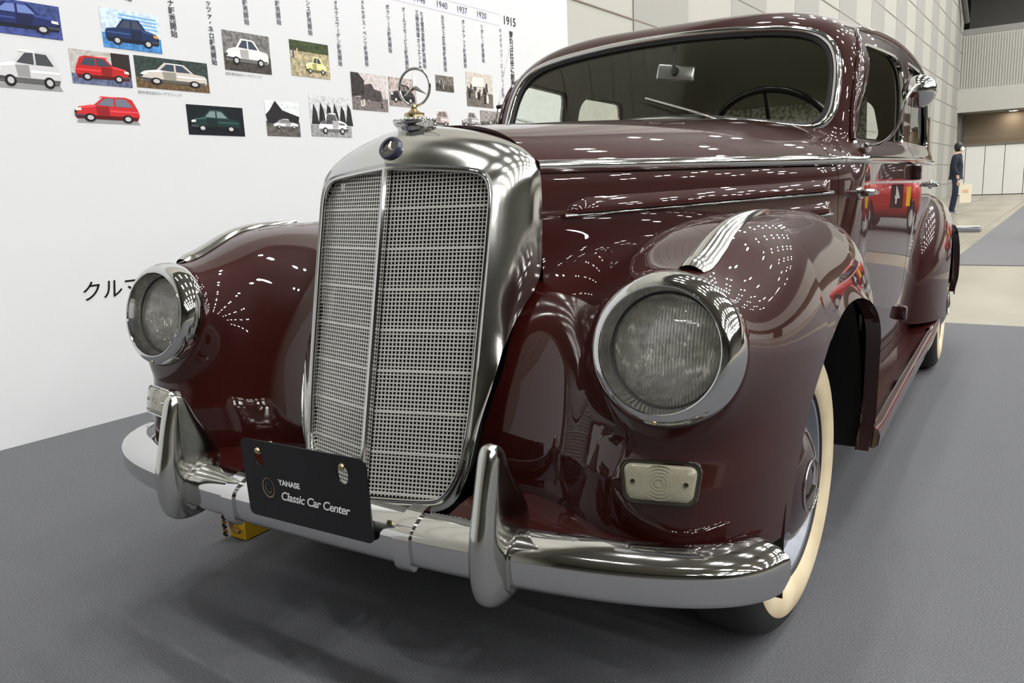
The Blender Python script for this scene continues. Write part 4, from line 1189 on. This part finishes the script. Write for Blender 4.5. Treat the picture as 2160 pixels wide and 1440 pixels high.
def print_car(parent, v0, z0, w, h, body, x0=.06, x1=.94, y0=.12, y1=.85, flip=False, glass=(60, 70, 85), kind='saloon', dark=(25, 25, 28), lamp=(235, 235, 225)):
    def tr(p): 
        q = [(x0+(x1-x0)*((1-a) if flip else a), y0+(y1-y0)*b) for a, b in p]
        return q[::-1] if flip else q
    if kind == 'saloon':
        bod = [(.0, .20), (.02, .12), (.95, .10), (1.0, .22), (1.0, .46), (.97, .56), (.80, .62), (.66, .98), (.36, 1.0), (.24, .66), (.06, .56), (.0, .44)]
        win = [(.29, .66), (.39, .93), (.50, .94), (.50, .64)]; win2 = [(.53, .64), (.53, .94), (.63, .92), (.75, .64)]; wh = ((.22, .13), (.80, .13))
    elif kind == 'hatch':
        bod = [(.0, .22), (.03, .12), (.96, .10), (1.0, .30), (.98, .52), (.90, .92), (.80, 1.0), (.46, .98), (.30, .66), (.07, .55), (.0, .42)]
        win = [(.34, .65), (.48, .92), (.60, .93), (.60, .62)]; win2 = [(.63, .62), (.63, .93), (.80, .92), (.90, .62)]; wh = ((.22, .14), (.80, .14))
    else:   # rounded old car
        bod = [(.0, .25), (.03, .12), (.97, .12), (1.0, .34), (.93, .56), (.84, .64), (.74, .92), (.58, 1.0), (.40, .95), (.32, .66), (.14, .60), (.03, .48)]
        win = [(.37, .66), (.43, .90), (.53, .93), (.53, .64)]; win2 = [(.56, .64), (.56, .93), (.66, .88), (.74, .64)]; wh = ((.20, .14), (.79, .14))
    poly_on('printed_car', tr(bod), v0, z0, w, h, 2, body, parent)
    poly_on('printed_sill', tr([(.02, .12), (.95, .10), (.98, .24), (.02, .26)]), v0, z0, w, h, 3, tuple(int(c*.45) for c in body), parent)
    for q in (win, win2): poly_on('printed_window', tr(q), v0, z0, w, h, 3, glass, parent)
    for cx, cy in wh:
        poly_on('printed_wheel', [tr([p])[0] for p in ell(cx, cy+.02, .085, .155)], v0, z0, w, h, 4, dark, parent)
        poly_on('printed_hub', [tr([p])[0] for p in ell(cx, cy+.02, .048, .09)], v0, z0, w, h, 5, (190, 190, 190), parent)
    poly_on('printed_lamp', tr([(.01, .40), (.10, .42), (.10, .52), (.02, .50)]), v0, z0, w, h, 3, lamp, parent)
    hi = tuple(min(255, int(c*1.25+22)) for c in body); lo = tuple(int(c*.72) for c in body)
    poly_on('printed_hood', tr([(.05, .55), (.25, .65), (.33, .64), (.30, .56), (.10, .51)]), v0, z0, w, h, 3, hi, parent)
    poly_on('printed_door', tr([(.34, .28), (.52, .27), (.52, .60), (.32, .58)]), v0, z0, w, h, 3, lo, parent)
    poly_on('printed_flank', tr([(.54, .40), (.98, .40), (.97, .46), (.54, .47)]), v0, z0, w, h, 3, hi, parent)
    poly_on('printed_bumper', tr([(.0, .20), (.16, .19), (.16, .26), (.0, .28)]), v0, z0, w, h, 4, (70, 70, 74), parent)
    poly_on('printed_grille', tr([(.0, .32), (.03, .31), (.03, .40), (.0, .40)]), v0, z0, w, h, 4, dark, parent)
    poly_on('printed_roofline', tr([(.38, .95), (.64, .94), (.62, .98), (.42, .995)]), v0, z0, w, h, 4, hi, parent)
def photo(v0, v1, z0, z1, sky, ground, hz=.45):
    w, h = v1-v0, z1-z0
    p = poly_on('printed_photo', [(0, 0), (1, 0), (1, 1), (0, 1)], v0, z0, w, h, 0, sky, board)
    poly_on('printed_ground', [(0, 0), (1, 0), (1, hz), (0, hz)], v0, z0, w, h, 1, ground, p)
    return p, v0, z0, w, h
P = photo(-.071, .273, 1.709, 1.846, (58, 74, 128), (66, 78, 140), .35); print_car(*P, (28, 40, 92), .02, .98, .12, .95, True, glass=(110, 130, 190))
P = photo(.452, .737, 1.704, 1.875, (205, 225, 245), (70, 130, 190), .38)
for k in range(4): poly_on('printed_stripe', [(.30, .60+.09*k), (.95, .58+.09*k), (.95, .62+.09*k), (.30, .64+.09*k)], *P[1:], 1, (120, 175, 225), P[0])
print_car(*P, (24, 44, 84), .05, .96, .10, .80, True, lamp=(225, 140, 60))
P = photo(.29, .565, 1.534, 1.68, (190, 185, 180), (95, 105, 135), .30); poly_on('printed_shade', [(.68, .3), (1, .3), (1, 1), (.68, 1)], *P[1:], 1, (45, 38, 36), P[0]); print_car(*P, (186, 36, 36), .06, .97, .10, .84, True, kind='hatch')
P = photo(.587, .976, 1.54, 1.684, (52, 66, 62), (104, 84, 58), .32); print_car(*P, (205, 196, 184), .06, .97, .13, .86, False)
P = photo(.831, 1.163, 1.332, 1.478, (14, 24, 30), (18, 22, 34), .30); print_car(*P, (24, 52, 50), .05, .92, .12, .86, False, glass=(120, 140, 140))
P = photo(1.083, 1.379, 1.666, 1.863, (120, 118, 116), (70, 66, 62), .42); print_car(*P, (236, 234, 230), .05, .95, .16, .84, False, kind='saloon')
P = photo(1.518, 1.804, 1.677, 1.87, (62, 74, 42), (178, 166, 132), .70); print_car(*P, (226, 220, 150), .36, .92, .10, .60, False, kind='old')
for k, c in enumerate(((80, 84, 120), (205, 180, 130))): poly_on('printed_figure', [(.05+.1*k, .5), (.10+.1*k, .5), (.09+.1*k, .78), (.06+.1*k, .78)], *P[1:], 2, c, P[0])
P = photo(1.31, 1.542, 1.341, 1.53, (232, 236, 238), (96, 92, 88), .42)
poly_on('printed_roof', [(0, .60), (.12, .72), (.30, 1.0), (.50, .74), (1, .58), (.96, .36), (.04, .36)], *P[1:], 2, (38, 36, 38), P[0]); print_car(*P, (236, 236, 236), .20, .96, .22, .50, True, kind='old', glass=(130, 130, 130))
P = photo(1.625, 1.942, 1.349, 1.578, (206, 208, 210), (150, 150, 150), .28)
for k in range(6): poly_on('printed_tree', [(.02+.17*k, .30), (.20+.17*k, .30), (.16+.17*k, .62+.05*(k % 3)), (.09+.17*k, .80+.05*(k % 2))], *P[1:], 2, (42, 44, 44), P[0])
print_car(*P, (240, 240, 240), .18, .90, .06, .60, True, kind='old', glass=(90, 90, 90))
def bw(v0, v1, z0, z1, sky, ground, hz, n, seed):
    P = photo(v0, v1, z0, z1, sky, ground, hz); r = random.Random(seed)
    for k in range(n):
        x = r.uniform(.02, .90); b = r.uniform(.04, hz+.10); s = r.uniform(.05, .10); g = r.choice((40, 60, 200, 225, 95))
        poly_on('printed_figure', [(x, b), (x+s, b), (x+s*.9, b+s*2.2), (x+s*.5, b+s*3.0), (x+s*.1, b+s*2.2)], *P[1:], 2, (g, int(g*.97), int(g*.93)), P[0])
    return P
P = bw(1.968, 2.279, 1.518, 1.738, (206, 196, 194), (120, 112, 110), .35, 12, 3)
poly_on('printed_tree', [(0, .35), (.3, .4), (.36, .8), (.2, 1), (0, 1)], *P[1:], 3, (58, 52, 52), P[0]); poly_on('printed_lorry', [(.25, .30), (.85, .28), (.82, .55), (.62, .60), (.55, .74), (.36, .70), (.28, .5)], *P[1:], 3, (74, 68, 68), P[0])
P = photo(2.295, 2.557, 1.56, 1.739, (186, 172, 166), (150, 140, 134), .30); print_car(*P, (44, 40, 40), .05, .95, .12, .78, False, kind='old', glass=(120, 112, 108))
bw(2.765, 2.963, 1.688, 1.793, (120, 114, 106), (86, 80, 74), .40, 12, 5)
P = bw(3.107, 3.428, 1.607, 1.846, (204, 196, 184), (112, 104, 96), .42, 20, 9)
poly_on('printed_banner', [(.22, .58), (.66, .62), (.66, .88), (.22, .86)], *P[1:], 3, (232, 226, 214), P[0])
bw(3.257, 3.538, 1.454, 1.585, (150, 146, 140), (96, 92, 88), .40, 9, 11)
def cutout(v0, v1, z0, z1, body, **k):
    p = poly_on('printed_shadow', [(.04, .02), (.98, .02), (.94, .14), (.06, .14)], v0, z0, v1-v0, z1-z0, 0, (150, 150, 152), board)
    print_car(p, v0, z0, v1-v0, z1-z0, body, .02, .98, .06, .98, **k)
cutout(-.03, .249, 1.49, 1.655, (206, 206, 208), flip=False, kind='hatch', glass=(70, 72, 76))
cutout(.273, .588, 1.364, 1.489, (196, 44, 48), kind='hatch', glass=(110, 116, 130))
cutout(2.688, 2.893, 1.442, 1.559, (196, 178, 174), kind='hatch', glass=(120, 110, 108))
cutout(3.032, 3.253, 1.449, 1.57, (176, 172, 170), kind='old', glass=(96, 92, 92))
# timeline bands and lettering
for z0, z1 in ((2.298, 2.329), (2.217, 2.251)):
    poly_on('timeline_band', [(0, 0), (1, 0), (1, 1), (0, 1)], -5.2, z0, 3.572+5.2, z1-z0, 0, (214, 214, 240), board)
def letters(name, body, v, z, size, col, off=0.0, align='CENTER', shear=0.0, sx_=1.0):
    me = text_mesh(name, body, size, Matrix.Identity(4), offset=off, align=align, shear=shear)
    me.transform(on_board(v, z, .0026) @ Matrix.Diagonal((sx_, 1, 1, 1))); return on_b(name, me, pm(col))
letters('year_lettering', '1915', 3.688, 2.264, .088, (40, 40, 46), .0008)
for t, v in (('1920', 3.33), ('1937', 3.10), ('1940', 2.878), ('1946', 2.645), ('1948', 2.41)):
    letters('year_lettering', t, v, 2.258, .062, (84, 88, 104))
def column(name, body, v, z1, z0, col, size=None, off=.0006):
    n = len(body); st = (z1-z0)/n; s = size or st*1.02
    parts_V, parts_F = [], []
    for i, ch in enumerate(body):
        fr_ = on_board(v, z1-st*(i+.5), .0026)
        if ch == 'ー': fr_ = fr_ @ Matrix.Rotation(-PI/2, 4, 'Z')
        me = text_mesh('glyph', ch, s, fr_, offset=off, align='CENTER')
        b = len(parts_V); parts_V += [tuple(q.co) for q in me.vertices]; parts_F += [tuple(b+k for k in p.vertices) for p in me.polygons]
        bpy.data.meshes.remove(me)
    return on_b(name, mesh_from(name, parts_V, parts_F, False), pm(col))
G1, G2 = (92, 94, 104), (60, 62, 70)
COLS = [('販売開始', .598, 2.055, 1.918, G1), ('ナ販売開始', .812, 1.962, 1.786, G2), ('ッツァ・ネロ販売開始', 1.022, 1.995, 1.679, G2), ('販売開始', 1.246, 2.031, 1.905, G1), ('販売開始', 1.460, 2.060, 1.934, G1),
        ('ンス販売開始', 1.679, 2.098, 1.907, G1), ('ォルクスワーゲン販売開始', 1.893, 2.136, 1.760, G1), ('メルセデス・ベンツ販売開始', 2.115, 2.171, 1.781, G1), ('ボクソール販売開始', 2.335, 2.177, 1.884, G1), ('オールズモービル販売開始', 2.485, 2.186, 1.788, G1),
        ('三輪貨物車オリエント号', 2.615, 2.185, 1.800, G1), ('たま電気自動車販売開始', 2.662, 2.184, 1.820, G1), ('天然ガス燃料車販売開始', 2.880, 2.191, 1.819, G1), ('ポンテアック販売開始', 3.108, 2.196, 1.867, G1), ('シボレー販売開始', 3.329, 2.194, 1.925, G1),
        ('キャデラック・ビュイック販売', 3.562, 2.199, 1.691, (120, 124, 134))]
for t, v, z1, z0, c_ in COLS: column('caption_column', t, v, z1, z0, c_)
column('founding_caption', '東京日比谷に創業', 3.701, 2.195, 1.779, (36, 36, 42), off=.0012)
letters('photo_credit', '提供/株式会社カーグラフィック', .588, 1.517, .016, (110, 110, 116), align='LEFT')
letters('photo_credit', '提供/株式会社カーグラフィック', 1.082, 1.646, .016, (110, 110, 116), align='LEFT')
letters('slogan_lettering', 'クルマはつくらない。', .19, 0.612, .098, (18, 18, 20), .0004, 'LEFT', .12)

# ------------------------------------------------------------------ wheel chock
mat('chock_yellow', (.80, .50, .02), rough=.45); mat('rope', (.25, .14, .05), rough=.9); mat('rope_dark', (.03, .02, .012), rough=.9)
ck = thing('wheel_chock', 'yellow wheel chock with a knotted rope beside the front tyre', 'wheel chock', (-.855, -.22, 0), 0)
def chock():
    pr = [(0, .001), (.34, .001), (.34, .03), (.29, .13), (.24, .13), (.02, .105), (0, .098)]
    V = [(x, y, z) for x in (-.036, .036) for y, z in pr]; n = len(pr)
    F = [(i, (i+1) % n, n+(i+1) % n, n+i) for i in range(n)]+[tuple(range(n-1, -1, -1)), tuple(range(n, 2*n))]
    me = mesh_from('chock_body', V, F, False); bm = bmesh.new(); bm.from_mesh(me); bmesh.ops.recalc_face_normals(bm, faces=bm.faces)
    bmesh.ops.bevel(bm, geom=list(bm.edges), offset=.004, segments=2, affect='EDGES', profile=.5); bm.to_mesh(me); bm.free(); return autosmooth(me, 40)
link('chock_body', chock(), 'chock_yellow', ck)
link('rope', tube('rope', nat_spline([(-.035, -.012, .098), (-.020, -.016, .095), (-.012, -.014, .070), (-.006, -.012, .040), (.008, -.010, .030), (.022, -.010, .030)], 30), .0058, 8), 'rope', ck)
for k in range(8):
    a = k*.9; link('rope_strand', tube('rope_strand', nat_spline([(-.030+.006*math.sin(a), -.012, .115-.013*k), (-.036, -.020, .110-.013*k), (-.026, -.016, .103-.013*k)], 8), .0042, 6), 'rope_dark' if k % 2 else 'rope', ck)
link('rope_knot', lathe('rope_knot', [(0, .012), (.010, .009), (.013, 0), (.010, -.009), (0, -.012)], 12, (0, -1, .4), (-.022, -.014, .104)), 'rope_dark', ck)

# ------------------------------------------------------------------ visitor in the distance, with a paper bag
mat('skin', (.55, .36, .26), rough=.6); mat('jacket', (.012, .014, .028), rough=.85); mat('jeans', (.022, .030, .055), rough=.85); mat('hair', (.008, .006, .006), rough=.5); mat('mask', (.85, .85, .86), rough=.7); mat('shoe', (.45, .45, .45), rough=.6); mat('bag_paper', (.72, .66, .50), rough=.8); mat('bag_print', (.68, .42, .28), rough=.8)
def skin_mesh(name, verts, edges, radii, root, sub=2):
    me = bpy.data.meshes.new(name); me.from_pydata(verts, edges, []); o = bpy.data.objects.new(name, me); COL.objects.link(o)
    md = o.modifiers.new('s', 'SKIN')
    for i, r in enumerate(radii):
        me.skin_vertices[0].data[i].radius = (r, r) if not isinstance(r, tuple) else r
    me.skin_vertices[0].data[root].use_root = True
    sb = o.modifiers.new('u', 'SUBSURF'); sb.levels = sub; sb.render_levels = sub
    dg = bpy.context.evaluated_depsgraph_get(); m2 = bpy.data.meshes.new_from_object(o.evaluated_get(dg)); bpy.data.objects.remove(o)
    m2.name = name; m2.polygons.foreach_set('use_smooth', [True]*len(m2.polygons)); return m2
pe = thing('person', 'person in a navy jacket, jeans and white face mask carrying a paper bag', 'person', tuple(H(-1.14, 20.0, -.012)), HROT)
# faces +x (to the right in the picture)
vs = [(0, 0, .90), (.0, 0, 1.08), (.0, 0, 1.26), (.0, 0, 1.38), (.03, 0, 1.46), (.045, 0, 1.53), (.05, 0, 1.60),            # 0-6 spine, neck, head
      (0, -.09, .86), (.03, -.095, .50), (-.02, -.10, .10), (.10, -.10, .045),                                              # 7-10 right leg
      (0, .09, .86), (-.02, .095, .50), (-.09, .10, .10), (.03, .10, .045),                                                # 11-14 left leg
      (0, -.17, 1.36), (-.03, -.215, 1.12), (.06, -.225, .90), (.075, -.225, .83),                                             # 15-18 right arm
      (0, .17, 1.36), (-.04, .215, 1.12), (.02, .225, .90), (.03, .225, .83)]                                               # 19-22 left arm
es = [(0, 1), (1, 2), (2, 3), (3, 4), (4, 5), (5, 6), (0, 7), (7, 8), (8, 9), (9, 10), (0, 11), (11, 12), (12, 13), (13, 14), (3, 15), (15, 16), (16, 17), (17, 18), (3, 19), (19, 20), (20, 21), (21, 22)]
rs = [(.13, .10), (.125, .10), (.14, .105), (.11, .08), .055, .075, .085, .085, .058, .042, .032, .085, .058, .042, .032, .055, .042, .032, .026, .055, .042, .032, .026]
bodym = skin_mesh('person_body', vs, es, rs, 0)
ids = []
for p in bodym.polygons:
    z = p.center.z
    ids.append(3 if z < .085 else (1 if z < .93 and abs(p.center.y) < .19 else (0 if z > 1.42 or z < .93 else 2)))
for n_ in ('skin', 'jeans', 'jacket', 'shoe'): bodym.materials.append(MATS[n_])
bodym.polygons.foreach_set('material_index', ids)
link('person_body', bodym, None, pe)
jk = skin_mesh('jacket', [(0, 0, .84), (0, 0, .98), (0, 0, 1.14), (0, 0, 1.30), (.01, 0, 1.40), (0, -.19, 1.34), (-.03, -.23, 1.12), (.055, -.235, .93), (0, .19, 1.34), (-.04, .23, 1.12), (.015, .235, .93)], [(0, 1), (1, 2), (2, 3), (3, 4), (3, 5), (5, 6), (6, 7), (3, 8), (8, 9), (9, 10)], [(.155, .145), (.15, .14), (.155, .13), (.16, .125), (.08, .075), .075, .058, .048, .075, .058, .048], 1)
link('jacket', jk, 'jacket', pe)
hm = lathe('hair', [(0, .115), (.05, .105), (.085, .07), (.098, .02), (.097, -.03), (.085, -.085), (.06, -.10)], 20, (-.18, 0, 1), (.025, 0, 1.575), deg=60)
bm = bmesh.new(); bm.from_mesh(hm); bmesh.ops.delete(bm, geom=[f for f in bm.faces if f.calc_center_median().x > .075 and f.calc_center_median().z < 1.625], context='FACES'); bm.to_mesh(hm); bm.free()
link('hair', hm, 'hair', pe)
link('face_mask', lathe('face_mask', [(0, .030), (.030, .022), (.052, .0), (.060, -.028)], 14, (1, 0, -.15), (.112, 0, 1.525), deg=70), 'mask', pe)
for sy in (-1, 1):
    hx, hy, hz = (.078, -.225, .80) if sy < 0 else (.033, .225, .80)
    hv = [(hx, hy, hz+.02), (hx+.004, hy, hz-.03)]; he = [(0, 1)]; hr = [.024, .026]
    for k, (dx, ln) in enumerate(((-.022, .060), (-.007, .072), (.008, .078), (.022, .066))):
        b = len(hv); hv += [(hx+dx, hy, hz-.05), (hx+dx*1.1+.004, hy+.006*sy, hz-.05-ln*.5), (hx+dx*1.1+.010, hy-.006*sy, hz-.05-ln)]; he += [(1, b), (b, b+1), (b+1, b+2)]; hr += [.009, .0085, .007]
    b = len(hv); hv += [(hx+.026, hy-.008*sy, hz-.015), (hx+.040, hy-.012*sy, hz-.05)]; he += [(1, b), (b, b+1)]; hr += [.010, .008]
    link('hand', skin_mesh('hand', hv, he, hr, 0, 1), 'skin', pe)
bg = thing('paper_bag', 'cream paper carrier bag with an orange print held by the person', 'bag', tuple(H(-1.14, 20.0, -.012)+EU*.25+EV*-.31), HROT)
bgm = mesh_from('bag_body', [(-.11, -.05, .30), (.11, -.05, .30), (.11, .05, .30), (-.11, .05, .30), (-.12, -.03, .72), (.12, -.03, .72), (.12, .03, .72), (-.12, .03, .72)], [(3, 2, 1, 0), (0, 1, 5, 4), (1, 2, 6, 5), (2, 3, 7, 6), (3, 0, 4, 7)], False)
link('bag_body', bgm, 'bag_paper', bg)
link('bag_print', mesh_from('bag_print', [(-.06, -.0455, .54), (.06, -.0455, .54), (.06, -.0425, .60), (-.06, -.0425, .60)], [(0, 1, 2, 3)], False), 'bag_print', bg)
for yy in (-.03, .03): link('bag_handle', tube('bag_handle', nat_spline([(-.07, yy, .71), (-.12, .05+yy*.3, .75), (-.15, .068, .765), (-.08, .03+yy*.3, .745), (.07, yy, .71)], 18), .006, 6), 'bag_paper', bg)

# ------------------------------------------------------------------ small things on the far floor
fb = thing('cable_ramp', 'low silver cable ramp lying on the tan floor', 'ramp', tuple(H(-.30, 13.9, -.012)), HROT+.02)
link('ramp_body', prism('ramp_body', [(-.22, 0), (.22, 0), (.22, .07), (-.16, .09), (-.22, .07)], ((0, -.16, 0), (1, 0, 0), (0, 0, 1), (0, 1, 0)), .32, bevel=.012), 'hub_grey', fb)
link('ramp_lid', box_mesh('ramp_lid', (.02, 0, .088), (.36, .26, .012), bevel=.004), 'wall_beige', fb)
for i, (u_, v_) in enumerate(((.98, 8.75), (.99, 9.25), (1.02, 9.85))):
    st_o = thing('barrier_foot', ('nearest', 'middle', 'farthest')[i]+' of three pale metal stand feet on the far grey carpet', 'stand', tuple(H(u_, v_, -.004)), HROT)
    link('foot_bar', tube('foot_bar', np.array([(-.16, -.02, .03), (.26, .03, .05)]), .013, 8), 'door_white', st_o)
    link('foot_post', tube('foot_post', np.array([(.26, .03, .02), (.26, .03, .45)]), .016, 8), 'door_white', st_o)
    link('foot_cap', lathe('foot_cap', [(0, .03), (.02, .024), (.024, 0), (.024, -.03), (0, -.03)], 12, (1, 0, 0), (-.16, -.02, .03)), 'black', st_o)

# ------------------------------------------------------------------ red rally car standing to the right, outside the frame; the door mirrors it
mat('rally_red', (.55, .015, .012), rough=.3, coat=1.0); mat('rally_glass', (.01, .012, .014), rough=.08)
def F_rally(P):
    x, y, z = np.abs(P[:, 0]), P[:, 1], P[:, 2]
    low = ((x/.72)**4+(np.abs(y)/1.55)**5+(np.abs(z-.55)/.33)**3.2+1e-9)**(1/4)-1
    cab = ((x/(.66-.10*np.clip((z-.8)/.5, 0, 1)))**4+(np.abs(y-.15)/(1.05-.35*np.clip((z-.8)/.5, 0, 1)))**5+(np.abs(z-.85)/.48)**4+1e-9)**(1/4)-1
    return smin(low*.6, cab*.6, .06)
V, T = surface_net(F_rally, (-.8, -1.65, .15), (.8, 1.65, 1.4), .04); V = project(F_rally, V)
ra = thing('rally_car', 'small red rally car with black door panel and number four parked on the aisle carpet', 'car', tuple(H(2.68, 12.4, -.004)), HROT+PI/2+.05)
arch2 = lambda yy: (lambda P: np.where(np.abs(P[:, 0]) > .45, .31-np.hypot(P[:, 1]-yy, P[:, 2]-.28), -1))
V2, T2 = V, T
for g in (arch2(-1.02), arch2(1.02)): V2, T2 = clip(V2, T2, g)
link('rally_body', tri_mesh('rally_body', V2, T2, normals_of(F_rally, V2)), 'rally_red', ra)
for nm, g_ in (('side_window', lambda P: np.maximum(np.abs(P[:, 1]-.15)-.78, np.abs(P[:, 2]-1.06)-.15)+np.where(np.abs(P[:, 0]) > .40, 0, 9)), ('front_window', lambda P: np.maximum(np.abs(P[:, 0])-.50, np.abs(P[:, 2]-1.05)-.15)+np.where(np.abs(P[:, 1]-.15) > .55, 0, 9))):
    V3, T3 = clip(V, T, g_); N3 = normals_of(F_rally, V3); link(nm, tri_mesh(nm, V3+N3*.006, T3, N3), 'rally_glass', ra)
for sxx in (-1, 1):
    px = on_x(F_rally, [0.15], [.62], 1.0, .2)[0, 0]+.008
    fm = Matrix(((0, 0, sxx, sxx*px), (sxx, 0, 0, .15), (0, 1, 0, .62), (0, 0, 0, 1)))
    me = mesh_from('door_panel', [(-.27, -.20, 0), (.27, -.20, 0), (.27, .20, 0), (-.27, .20, 0)], [(0, 1, 2, 3)], False); me.transform(fm); link('door_panel', me, 'black_gloss', ra)
    link('race_number', text_mesh('race_number', '4', .42, fm @ Matrix.Translation((0, 0, .004)), offset=.006, align='CENTER'), 'print_white', ra)
    me = mesh_from('side_stripe', [(-1.2, .22, 0), (1.2, .22, 0), (1.2, .26, 0), (-1.2, .26, 0)], [(0, 1, 2, 3)], False); me.transform(fm); link('side_stripe', me, 'print_white', ra)
    me = mesh_from('sponsor_square', [(-.72, -.16, 0), (-.46, -.16, 0), (-.46, .16, 0), (-.72, .16, 0)], [(0, 1, 2, 3)], False); me.transform(fm); link('sponsor_square', me, pm((240, 200, 30)), ra)
    for yy in (-1.02, 1.02):
        wh = link('rally_wheel', lathe('rally_wheel', [(.15, .09), (.17, .10), (.24, .09), (.27, .05), (.27, -.08), (.2, -.09)], 32, (sxx, 0, 0), (sxx*.60, yy, .27)), 'rubber', ra)
        link('rally_rim', lathe('rally_rim', [(0, .07), (.06, .08), (.15, .075), (.17, .10)], 24, (sxx, 0, 0), (sxx*.60, yy, .27)), 'door_white', wh)
for xx in (-.48, .48): link('rally_lamp', lathe('rally_lamp', [(0, .03), (.06, .02), (.09, 0), (.09, -.05)], 20, (0, -1, 0), (xx, -1.52, .68)), 'chrome', ra)
